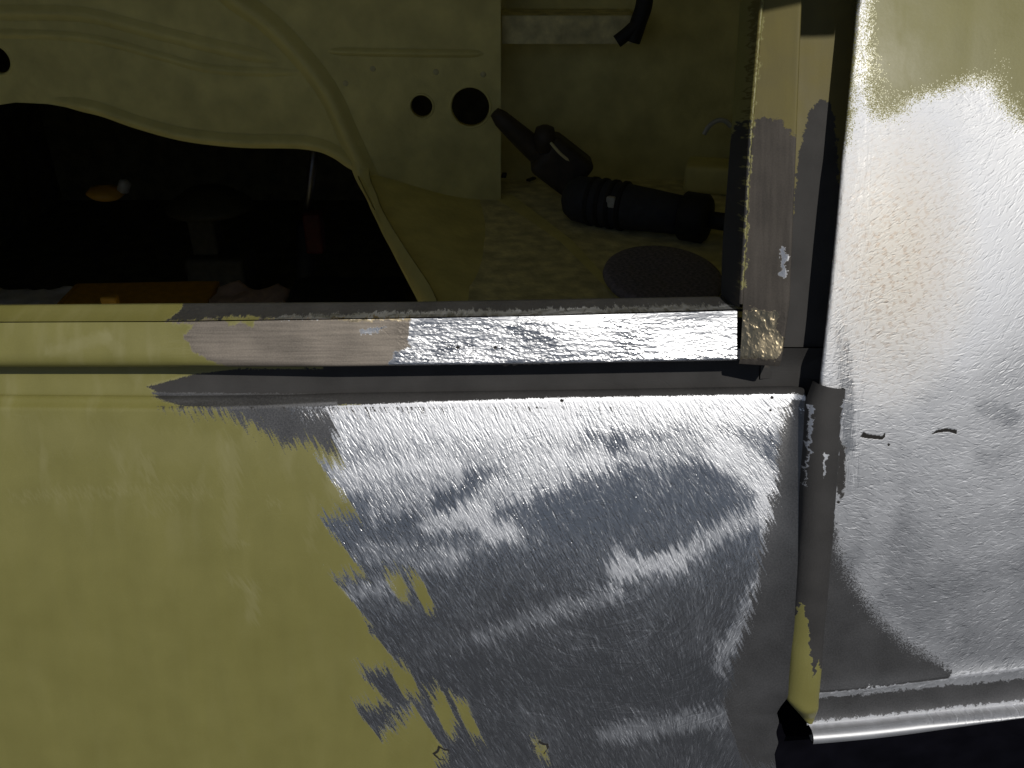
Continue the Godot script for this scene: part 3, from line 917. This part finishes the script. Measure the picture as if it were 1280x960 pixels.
	part("side_panel", shell(110, 170, func(s: float, t: float) -> Vector3:
		var i := s * 110.0
		var k := t * 170.0
		var q := Vector3.ZERO
		var x0 := 0.0
		var u := lerpf(222.0, -180.0, minf(k / 160.0, 1.0))
		for pass_no in 2:
			var r := on(rim, 1, u)
			x0 = r.x
			q.x = x0 + 3.0 + (i - 6.0) / 104.0 * (410.0 - x0 - 3.0)
			if i < 6.0: q.x = x0 + [9.0, 4.0, 0.9, 0.1, 0.6, 1.7, 3.0][int(i + 0.01)]
			var lo := on(bottom, 0, q.x).y
			u = lerpf(222.0, lo + 4.0, minf(k / 160.0, 1.0))
			if k > 160.0: u = lo + 4.0 - 4.0 * sin((k - 160.0) / 10.0 * PI * 0.5)
		q.y = u
		q.z = n_side(u)
		if i < 6.0: q.z += [-16.0, -6.0, -3.0, -1.4, -0.5, -0.1, 0.0][int(i + 0.01)]
		q.z += 2.2 * pow(clampf((on(bottom, 0, q.x).y + 13.0 - u) / 13.0, 0.0, 1.0), 2.0)
		if k > 160.0: q.z -= 8.5 * (1.0 - cos((k - 160.0) / 10.0 * PI * 0.5))
		q.z -= 0.045 * maxf(0.0, q.x - x0) * clampf((q.x - x0) / 60.0, 0.0, 1.0)
		q.z += 0.22 * sin(q.x * 0.06) * sin(u * 0.045 + 0.6)
		return q * 0.001, 0.0011, mats.side_uv), mats.side, car, frame)
	var rec_low := [Vector3(169.6, -203.9, -9), Vector3(290.3, -194.5, -9), Vector3(432.4, -180.5, -9)]
	var lip_low := [Vector3(169, -210.3, 0), Vector3(228.6, -205.1, 0), Vector3(285.7, -197.4, 0), Vector3(425, -181.5, 0)]
	var tip := Vector3(169.1, -198.8, -2).x
	part("lower_recess", shell(60, 8, func(s: float, t: float) -> Vector3:
		var x := lerpf(tip - 1.0, 410.0, s)
		var a := on(bottom, 0, x)
		var b := on(rec_low, 0, x)
		var z := n_side(-160.0) - 7.2 - 0.045 * maxf(0.0, x - tip) * clampf((x - tip) / 60.0, 0.0, 1.0)
		return Vector3(x, lerpf(a.y + 2.0, b.y, t), z - 1.2 * sin(PI * t)) * 0.001, 0.001, mats.side_uv), mats.side, car, frame)
	part("lower_lip", shell(60, 14, func(s: float, t: float) -> Vector3:
		var x := lerpf(tip, 410.0, s)
		var a := on(rec_low, 0, x)
		var b := on(lip_low, 0, x)
		var z := n_side(-160.0) - 0.045 * maxf(0.0, x - tip) * clampf((x - tip) / 60.0, 0.0, 1.0)
		var q := along_profile([Vector3(0, a.y + 0.4, -8.0), Vector3(0, a.y + 0.6, -2.0), Vector3(0, lerpf(a.y, b.y, 0.2), 1.6), Vector3(0, lerpf(a.y, b.y, 0.6), 2.2), Vector3(0, b.y + 0.6, 1.6), Vector3(0, b.y, -1.0), Vector3(0, b.y + 1.0, -5.0)], t)
		return Vector3(x, q.y, q.z + z) * 0.001, 0.001, mats.side_uv), mats.side, car, frame)

# ------------------------------------------------------------------ the raised strip between valance and side panel
func build_side(car: Node3D) -> void:
	var left := [Vector3(149.9, -3.1, -11.4), Vector3(150.2, -11.6, -11.2), Vector3(149.3, -52.3, -2.8), Vector3(149.4, -117.6, 3.7), Vector3(150, -178.7, 4), Vector3(161.7, -192.4, 4), Vector3(164.6, -196, 4)]
	var right := [Vector3(169.9, -9.7, -13.7), Vector3(168.3, -20.2, -11.2), Vector3(167.8, -61.4, -3.4), Vector3(168.4, -132.9, 2), Vector3(169.4, -182.1, 2), Vector3(168.7, -193.8, 2), Vector3(167.2, -197.4, 2)]
	var areas := [
		[OXIDE_SHADE, PackedVector2Array([Vector2(130, 20), Vector2(180, 20), Vector2(180, -210), Vector2(130, -210)])],
		[PAINT, PackedVector2Array([Vector2(152.8, -117.5), Vector2(156.7, -129.2), Vector2(160.3, -151.1), Vector2(163.1, -163.4), Vector2(164.2, -151.1), Vector2(166.4, -156.5), Vector2(171, -163.4), Vector2(172.9, -204.1), Vector2(152.3, -204.1), Vector2(147.5, -143.7)])],
		[BARE, PackedVector2Array([Vector2(166.8, -8.6), Vector2(169.7, -8.6), Vector2(169.8, -70.7), Vector2(170.5, -124.5), Vector2(169.2, -124.5), Vector2(167.9, -97), Vector2(166.8, -70.7), Vector2(167.5, -45.4)])],
		[BARE, PackedVector2Array([Vector2(158.5, -35.5), Vector2(159.7, -35.5), Vector2(159.2, -47.5), Vector2(158, -47.5)])],
		[BARE, PackedVector2Array([Vector2(151.1, -12.6), Vector2(152.7, -12.6), Vector2(151.4, -37.1), Vector2(150.6, -53.8)])],
	]
	var up := func(_x: float, _u: float) -> float: return 1.52
	worn_sheet({name = "strip", x0 = 138.0, u1 = 6.0, w = 40.0, h = 208.0, mm = 0.2, seed = 51, areas = areas, passes = [], tone = 0.75,
		scratches = [{angle = up, box = Rect2(140, -200, 36, 200), count = 700, spread = 0.12, bend = 0.001, length = [4.0, 20.0], depth = 0.02, cuts = 0.0, any = true}],
		feather = 0.5, streak_below = -900.0, reach = 0.0, ragged = 2.0, pock = func(_x: float, _u: float) -> float: return 0.0, lumps = []})
	part("seam_strip", shell(20, 110, func(s: float, t: float) -> Vector3:
		var u := lerpf(-1.0, left[6].y, t)
		var a := on(left, 1, u)
		var b := on(right, 1, u)
		if u > left[1].y: a.x = left[1].x + (u - left[1].y) * 0.35
		if u > right[0].y: b.x = right[0].x
		var rise := clampf((u - left[6].y) / 12.0, 0.25, 1.0)
		var top_cut := (1.0 - t) * 0.0
		var base := -2.0 - 0.0014 * pow(maxf(0.0, u + 95.0), 2.0) * 0.75
		var q := along_profile([Vector3(a.x, 0, 1.0), Vector3(lerpf(a.x, b.x, 0.07), 0, 6.0 * rise), Vector3(lerpf(a.x, b.x, 0.28), 0, 9.0 * rise), Vector3(lerpf(a.x, b.x, 0.55), 0, 9.6 * rise), Vector3(lerpf(a.x, b.x, 0.86), 0, 8.0 * rise), Vector3(lerpf(a.x, b.x, 0.98), 0, 4.0 * rise), Vector3(b.x, 0, -3.0)], s)
		return Vector3(q.x, u - 4.5 * maxf(0.0, s - 0.1) * (1.0 - t), q.z + base + 0.25 * sin(u * 0.15)) * 0.001, 0.0011, mats.strip_uv), mats.strip, car, frame)

# ------------------------------------------------------------------ the compartment behind the opening
func ridge(path: PackedVector3Array, wide: float, high: float) -> ArrayMesh:
	return shell(8, path.size() - 1, func(s: float, t: float) -> Vector3:
		var k := int(round(t * (path.size() - 1)))
		var d := (path[mini(k + 1, path.size() - 1)] - path[maxi(k - 1, 0)]).normalized()
		var side := Vector3.BACK.cross(d).normalized()
		var full := smoothstep(0.0, 0.12, t) * smoothstep(1.0, 0.9, t)
		return path[k] + side * (s - 0.5) * wide * lerpf(0.35, 1.0, full) + Vector3.BACK * (0.0005 + high * full * pow(sin(PI * s), 1.4)), 0.001)

func slab(lo: Vector3, hi: Vector3, mat: Material, called: String, parent: Node) -> MeshInstance3D:
	var b := BoxMesh.new()
	b.size = hi - lo
	return part(called, b, mat, parent, Transform3D(Basis(), (lo + hi) / 2.0))

func build_inside(car: Node3D) -> void:
	# bulkhead with its arch, round holes and pressed ribs
	var out := PackedVector2Array([Vector2(-1.034, 0.9101), Vector2(-0.01081, 0.9101), Vector2(-0.01346, 0.4926), Vector2(-0.01455, 0.3225), Vector2(-0.05715, 0.3225), Vector2(-0.09655, 0.3725), Vector2(-0.1242, 0.4226), Vector2(-0.1456, 0.4725), Vector2(-0.1655, 0.5162), Vector2(-0.1946, 0.5498), Vector2(-0.2186, 0.562), Vector2(-0.2458, 0.5676), Vector2(-0.3243, 0.5704), Vector2(-0.3875, 0.5786), Vector2(-0.4395, 0.5941), Vector2(-0.4818, 0.6085), Vector2(-0.5252, 0.6164), Vector2(-0.5609, 0.6182), Vector2(-0.5987, 0.6129), Vector2(-0.6578, 0.5986), Vector2(-0.7476, 0.5526), Vector2(-0.9248, 0.3225), Vector2(-1.392, 0.3225)])
	var bulk := part("bulkhead", plate(out, -0.64, 0.004, [[Vector2(-0.1025, 0.6138), 0.0122], [Vector2(-0.04717, 0.6129), 0.0215], [Vector2(-0.5693, 0.6639), 0.0145]]), mats.inner, car)
	part("arch_ridge", ridge(smooth_path([Vector3(-0.3424, 0.7712, -0.64), Vector3(-0.3029, 0.7313, -0.64), Vector3(-0.2642, 0.7026, -0.64), Vector3(-0.2313, 0.6664, -0.64), Vector3(-0.2054, 0.627, -0.64), Vector3(-0.1866, 0.5759, -0.64), Vector3(-0.1652, 0.5192, -0.64), Vector3(-0.14, 0.454, -0.64), Vector3(-0.1075, 0.377, -0.64), Vector3(-0.0831, 0.3225, -0.64)]), 0.026, 0.011), mats.inner, bulk)
	part("pressed_rib", ridge(smooth_path([Vector3(-0.6289, 0.7131, -0.64), Vector3(-0.5516, 0.7123, -0.64), Vector3(-0.4658, 0.7107, -0.64), Vector3(-0.4082, 0.6978, -0.64), Vector3(-0.3332, 0.6797, -0.64), Vector3(-0.2565, 0.663, -0.64)]), 0.016, 0.0045), mats.inner, bulk)
	part("pressed_rib", ridge(smooth_path([Vector3(-0.6449, 0.6913, -0.64), Vector3(-0.5577, 0.6913, -0.64), Vector3(-0.4631, 0.6863, -0.64), Vector3(-0.3881, 0.6681, -0.64), Vector3(-0.3288, 0.6537, -0.64), Vector3(-0.227, 0.6503, -0.64)]), 0.010, 0.003), mats.inner, bulk)
	part("pressed_rib", ridge(smooth_path([Vector3(-0.2023, 0.6731, -0.64), Vector3(-0.1233, 0.6714, -0.64), Vector3(-0.0308, 0.6706, -0.64)]), 0.009, 0.004), mats.inner, bulk)
	part("arch_lip", ridge(smooth_path([Vector3(-0.5238, 0.6217, -0.64), Vector3(-0.4719, 0.612, -0.64), Vector3(-0.4298, 0.5968, -0.64), Vector3(-0.3776, 0.5823, -0.64), Vector3(-0.3143, 0.575, -0.64), Vector3(-0.2405, 0.5731, -0.64), Vector3(-0.2047, 0.562, -0.64), Vector3(-0.1743, 0.5356, -0.64)]), 0.016, 0.007), mats.inner, bulk)
	for q in [Vector3(-0.1545, 0.6546, -0.64), Vector3(-0.0845, 0.6512, -0.64), Vector3(-0.0321, 0.6486, -0.64), Vector3(-0.1862, 0.6391, -0.64)]:
		part("spot_weld", lathe([Vector2(0.0008, 0.0012), Vector2(0.0026, 0.0008), Vector2(0.0036, -0.0005)], 14), mats.inner_dusty, bulk, Transform3D(Basis(Vector3.RIGHT, PI / 2), q))
	for q in [[Vector3(-0.1025, 0.6138, -0.64), 0.0122], [Vector3(-0.0472, 0.6129, -0.64), 0.0215], [Vector3(-0.5693, 0.6639, -0.64), 0.0145]]:
		var rr: float = q[1]
		part("hole_rim", lathe([Vector2(rr + 0.003, -0.0004), Vector2(rr + 0.0018, 0.0013), Vector2(rr + 0.0002, 0.0008), Vector2(rr - 0.0004, -0.006), Vector2(rr + 0.001, -0.006)], 40, false), mats.inner, bulk, Transform3D(Basis(Vector3.RIGHT, PI / 2), q[0]))
	# wheel housing that runs from the bulkhead down to the sill
	var w0 := [Vector3(-0.1827, 0.5406, -0.636), Vector3(-0.1342, 0.5202, -0.5), Vector3(-0.0656, 0.5035, -0.33)]
	var w1 := [Vector3(0, 0.507, -0.6536), Vector3(0.0634, 0.507, -0.4999), Vector3(0.1125, 0.507, -0.3194)]
	part("wheel_housing", shell(24, 30, func(s: float, t: float) -> Vector3:
		var g := t * 2.0
		var k := mini(int(g), 1)
		var a: Vector3 = w0[k].lerp(w0[k + 1], g - k)
		var b: Vector3 = w1[k].lerp(w1[k + 1], g - k)
		var q := a.lerp(b, s)
		q.y += 0.003 * sin(PI * s) * sin(PI * minf(t * 0.8 + 0.1, 1.0)) - 0.012 * sin(PI * pow(s, 1.5))
		return q, 0.002), mats.inner, car)
	part("housing_rim", ridge(smooth_path([Vector3(-0.1844, 0.5764, -0.638), Vector3(-0.1756, 0.5398, -0.632), Vector3(-0.155, 0.5275, -0.57), Vector3(-0.1321, 0.5213, -0.497), Vector3(-0.0987, 0.5133, -0.41), Vector3(-0.0638, 0.5043, -0.325)]), 0.02, 0.009), mats.inner, car)
	slab(Vector3(-0.05, 0.10, -1.0), Vector3(-0.03, 0.50, -0.10), mats.inner, "inner_riser", car)
	slab(Vector3(-0.04, 0.475, -0.80), Vector3(0.36, 0.505, -0.06), mats.inner_dusty, "boot_floor", car)
	slab(Vector3(-0.02, 0.40, -0.74), Vector3(0.40, 1.05, -0.72), mats.inner, "back_wall", car)
	slab(Vector3(0.33, 0.47, -0.73), Vector3(0.35, 1.05, -0.05), mats.inner, "side_wall", car)
	slab(Vector3(-1.2, 0.06, -0.66), Vector3(-0.03, 0.10, -0.06), mats.inner_dusty, "well_floor", car)
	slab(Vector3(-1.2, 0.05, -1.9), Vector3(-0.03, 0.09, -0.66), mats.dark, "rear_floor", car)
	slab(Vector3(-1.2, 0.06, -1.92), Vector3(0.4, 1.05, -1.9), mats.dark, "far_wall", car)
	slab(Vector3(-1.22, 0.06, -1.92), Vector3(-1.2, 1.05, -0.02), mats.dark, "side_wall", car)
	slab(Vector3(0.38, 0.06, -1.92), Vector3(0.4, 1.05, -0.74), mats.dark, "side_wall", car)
	slab(Vector3(-1.22, 1.05, -1.92), Vector3(0.42, 1.07, -0.20), mats.inner, "roof_panel", car)
	# added lid, out of view, sized to keep sun out of the compartment
	slab(Vector3(-1.23, 1.055, -0.215), Vector3(0.27, 1.085, 0.14), mats.inner, "sun_block_lid", car)
	part("left_panel", shell(8, 20, func(s: float, t: float) -> Vector3:
		var u := lerpf(34.0, -246.0, t)
		return Vector3(lerpf(-1220.0, -481.0, s), u, n_front(u) - 2.0) * 0.001, 0.0012), mats.outer, car, frame)
	part("left_post", shell(8, 20, func(s: float, t: float) -> Vector3:
		var u := lerpf(480.0, 34.0, t)
		return Vector3(lerpf(-1220.0, -860.0, s), u, n_post(minf(u, 206.0)) - 2.0 - 0.25 * maxf(u - 206.0, 0.0)) * 0.001, 0.0012), mats.outer, car, frame)
	part("upper_side_panel", shell(8, 8, func(s: float, t: float) -> Vector3:
		var u := lerpf(480.0, 216.0, t)
		return Vector3(lerpf(150.0, 420.0, s), u, n_side(222.0) - 3.5 - 0.3 * (u - 216.0) - 0.045 * maxf(0.0, lerpf(150.0, 420.0, s) - 175.0)) * 0.001, 0.0012), mats.outer, car, frame)
	# underside behind the torn corner, coloured near black in place of shade
	slab(Vector3(-0.9, 0.30, -0.16), Vector3(0.44, 0.58, -0.13), mats.under_shade, "under_panel", car)
	slab(Vector3(-0.9, 0.37, -0.14), Vector3(0.44, 0.40, 0.035), mats.under_shade, "under_tray", car)
	# shelf, step and hinge inside
	slab(Vector3(-0.0112, 0.6776, -0.71) + Vector3(0, 0, -0.01), Vector3(0.1339, 0.7049, -0.66) + Vector3(0, 0.002, 0), mats.inner_dusty, "parcel_shelf", car)
	var st := soft_box(Vector3(0.10, 0.034, 0.05), 0.006)
	part("side_step", st, mats.inner, car, Transform3D(Basis(Vector3.UP, -0.25), Vector3(0.262, 0.522, -0.675)))
	var hinge := part("hinge_arm", tube(smooth_path([Vector3(0.1376, 0.7726, -0.62), Vector3(0.1393, 0.7273, -0.62), Vector3(0.1342, 0.7053, -0.62), Vector3(0.1287, 0.6861, -0.62)]), [0.009], 8), mats.black, car)
	part("hinge_hook", tube(smooth_path([Vector3(0.1348, 0.7056, -0.618), Vector3(0.1228, 0.6945, -0.618), Vector3(0.1122, 0.6864, -0.618)]), [0.007], 8), mats.black, hinge)
	part("wire_clip", tube(smooth_path([Vector3(0.2254, 0.5773, -0.66), Vector3(0.23, 0.5865, -0.66), Vector3(0.2386, 0.593, -0.66), Vector3(0.2479, 0.593, -0.66), Vector3(0.2561, 0.5865, -0.66)]), [0.0028], 8), mats.pale, car)

func lay(from: Vector3, to: Vector3) -> Transform3D:
	var y := (to - from).normalized()
	var x := y.cross(Vector3.UP).normalized()
	return Transform3D(Basis(x, y, x.cross(y)), Vector3.ZERO)

func build_tools() -> void:
	var a := Vector3(0.0587, 0.531, -0.5705)
	var b := Vector3(0.226, 0.531, -0.4846)
	var long := a.distance_to(b)
	var t := thing("power_tool", "long black barrel shaped power tool lying on the compartment floor", "power tool", a)
	var tr := lay(a, b)
	var r := 0.0245
	part("barrel", lathe([Vector2(0.004, 0.0), Vector2(0.012, 0.001), Vector2(0.019, 0.005), Vector2(r, 0.014), Vector2(r + 0.001, 0.03), Vector2(r, 0.07), Vector2(r - 0.002, long * 0.55), Vector2(r - 0.004, long * 0.70), Vector2(r - 0.008, long * 0.72)]), mats.rubber, t, tr)
	part("collar", lathe([Vector2(0.016, long * 0.71), Vector2(r - 0.001, long * 0.72), Vector2(r + 0.001, long * 0.73), Vector2(r + 0.001, long * 0.85), Vector2(r - 0.003, long * 0.87), Vector2(0.009, long * 0.875)]), mats.black, t, tr)
	part("spindle", lathe([Vector2(0.009, long * 0.86), Vector2(0.009, long * 1.0), Vector2(0.007, long * 1.12), Vector2(0.004, long * 1.13)], 20), mats.black, t, tr)
	for k in 4:
		part("grip_ring", lathe([Vector2(r - 0.002, 0.03 + k * 0.012), Vector2(r + 0.0022, 0.032 + k * 0.012), Vector2(r + 0.0022, 0.036 + k * 0.012), Vector2(r - 0.002, 0.038 + k * 0.012)]), mats.black, t, tr)
	part("switch", soft_box(Vector3(0.006, 0.010, 0.012), 0.002), mats.pale, t, Transform3D(tr.basis, tr.basis * Vector3(0, long * 0.30, 0) + Vector3(-0.004, 0.010, 0.0225)))
	# abrasive disc
	var c := Vector3(0.141, 0.514, -0.383)
	var d := thing("sanding_disc", "round purple grey abrasive disc lying in front of the black power tool", "sanding disc", c)
	d.rotation = Vector3(0.14, 0, -0.03)
	var face := lathe([Vector2(0.004, 0.004), Vector2(0.012, 0.0045), Vector2(0.03, 0.0055), Vector2(0.05, 0.0055), Vector2(0.055, 0.0035), Vector2(0.056, 0.0), Vector2(0.054, -0.003), Vector2(0.01, -0.003)], 64)
	part("abrasive_face", face, mats.fibre, d)
	part("backing_plate", lathe([Vector2(0.002, -0.003), Vector2(0.038, -0.003), Vector2(0.038, -0.006), Vector2(0.002, -0.006)]), mats.black, d)
	# dark tool leaning behind
	var h := thing("hand_tool", "dark brown hand tool with a knob leaning behind the black power tool", "hand tool", Vector3(0.061, 0.5252, -0.63))
	var hb := h.position
	var p := func(v: Vector3) -> Vector3: return v - hb
	part("handle", tube(PackedVector3Array([p.call(Vector3(-0.0192, 0.6167, -0.6)), p.call(Vector3(-0.0123, 0.6098, -0.6)), p.call(Vector3(0.0089, 0.5894, -0.605)), p.call(Vector3(0.0316, 0.5684, -0.61)), p.call(Vector3(0.0455, 0.5556, -0.61))]), [0.006, 0.0095, 0.012, 0.014, 0.015], 10), mats.brown, h)
	part("knob", lathe([Vector2(0.003, 0.014), Vector2(0.010, 0.011), Vector2(0.013, 0.0), Vector2(0.011, -0.014), Vector2(0.004, -0.018)], 20), mats.brown, h, Transform3D(Basis(), p.call(Vector3(0.0363, 0.5889, -0.6))))
	part("head", soft_box(Vector3(0.058, 0.05, 0.04), 0.008), mats.brown, h, Transform3D(Basis(Vector3.BACK, -0.65), p.call(Vector3(0.0564, 0.5556, -0.61))))
	part("wire", tube(smooth_path([p.call(Vector3(0.0422, 0.5862, -0.59)), p.call(Vector3(0.0577, 0.5703, -0.59)), p.call(Vector3(0.0859, 0.5493, -0.6))]), [0.0018], 6), mats.inner_dusty, h)
	for q in [[Vector3(-0.0324, 0.528, -0.6854), 0.4], [Vector3(-0.0096, 0.53, -0.6554), 1.5], [Vector3(0.0241, 0.51, -0.7052), 0.9]]:
		var crumb := part("paint_flake", soft_box(Vector3(0.014, 0.003, 0.006), 0.001), mats.black, self, Transform3D(Basis(Vector3.UP, q[1]), q[0]))
		tag(crumb, ["curled dark flake lowest at the edge of the wheel housing", "long dark flake between two smaller ones on the wheel housing", "dark flake nearest the brown hand tool"][[0.4, 1.5, 0.9].find(q[1])], "paint flake", "dark flakes on the wheel housing")

func build_far_things() -> void:
	var s := thing("gas_strut", "thin upright strut with a glinting rod under the arch", "strut", Vector3(-0.381, 0.1911, -1.05))
	var o := s.position
	var top := Vector3(-0.3187, 0.4685, -1.05) - o
	part("cylinder", tube(PackedVector3Array([Vector3(0, -0.12, 0), top * 0.5]), [0.016], 14), mats.black, s)
	part("rod", tube(PackedVector3Array([top * 0.5, top]), [0.007], 12), mats.steel, s)
	part("clamp", soft_box(Vector3(0.03, 0.07, 0.03), 0.005), mats.red, s, Transform3D(Basis(), Vector3(-0.335, 0.3172, -1.04) - o))
	var j := thing("support_stand", "dark stand with a wide flat cap and a square base under the arch", "stand", Vector3(-0.5623, 0.1231, -1.2))
	o = j.position
	part("cap", lathe([Vector2(0.01, 0.03), Vector2(0.04, 0.028), Vector2(0.075, 0.004), Vector2(0.078, -0.006), Vector2(0.01, -0.006)]), mats.dark_paint, j, Transform3D(Basis(), Vector3(-0.5614, 0.3113, -1.2) - o))
	part("neck", soft_box(Vector3(0.05, 0.10, 0.05), 0.006), mats.dark_paint, j, Transform3D(Basis(), Vector3(-0.5771, 0.2551, -1.2) - o))
	part("base", soft_box(Vector3(0.11, 0.13, 0.10), 0.008), mats.dark_paint, j, Transform3D(Basis(), Vector3(-0.5583, 0.157, -1.2) - o))
	var am := part("amber_lens", lathe([Vector2(0.002, 0.012), Vector2(0.024, 0.008), Vector2(0.032, 0.0), Vector2(0.024, -0.008), Vector2(0.002, -0.012)]), mats.amber, self, Transform3D(Basis(Vector3.FORWARD, 0.1), Vector3(-0.7018, 0.3661, -1.1)))
	tag(am, "small amber lens gleaming in the darkness under the arch", "lens")
	var ch := part("chrome_ring", lathe([Vector2(0.004, 0.012), Vector2(0.010, 0.008), Vector2(0.010, -0.008), Vector2(0.004, -0.012)], 20), mats.pale, self, Transform3D(Basis(Vector3.FORWARD, 0.5), Vector3(-0.6675, 0.3774, -1.1)))
	tag(ch, "small pale fitting just above the amber lens", "fitting")
	var cr := thing("crate", "orange yellow crate just above the painted lip of the opening", "crate", Vector3(-0.5617, 0.2329, -0.78))
	o = cr.position
	part("box", soft_box(Vector3(0.20, 0.10, 0.14), 0.006), mats.orange, cr, Transform3D(Basis(Vector3.UP, 0.05), Vector3(-0.556, 0.2594, -0.78) - o))
	part("lid", soft_box(Vector3(0.21, 0.016, 0.15), 0.004), mats.orange, cr, Transform3D(Basis(Vector3.UP, 0.05), Vector3(-0.543, 0.303, -0.77) - o))
	part("latch", soft_box(Vector3(0.022, 0.02, 0.012), 0.003), mats.orange, cr, Transform3D(Basis(), Vector3(-0.5407, 0.3427, -0.7) - o))
	tag(part("white_cloth", soft_box(Vector3(0.14, 0.07, 0.12), 0.03, 0.02), mats.white, self, Transform3D(Basis(), Vector3(-0.7135, 0.2777, -0.78))), "crumpled white cloth left of the orange crate", "cloth")
	tag(part("pink_cloth", soft_box(Vector3(0.115, 0.07, 0.10), 0.03, 0.02), mats.pink, self, Transform3D(Basis(), Vector3(-0.3805, 0.2829, -0.78))), "crumpled pinkish cloth right of the orange crate", "cloth")
	tag(part("black_cushion", soft_box(Vector3(0.18, 0.08, 0.12), 0.03, 0.006), mats.black, self, Transform3D(Basis(), Vector3(-0.2272, 0.3071, -0.74))), "black padded cushion beside the foot of the arch", "cushion")
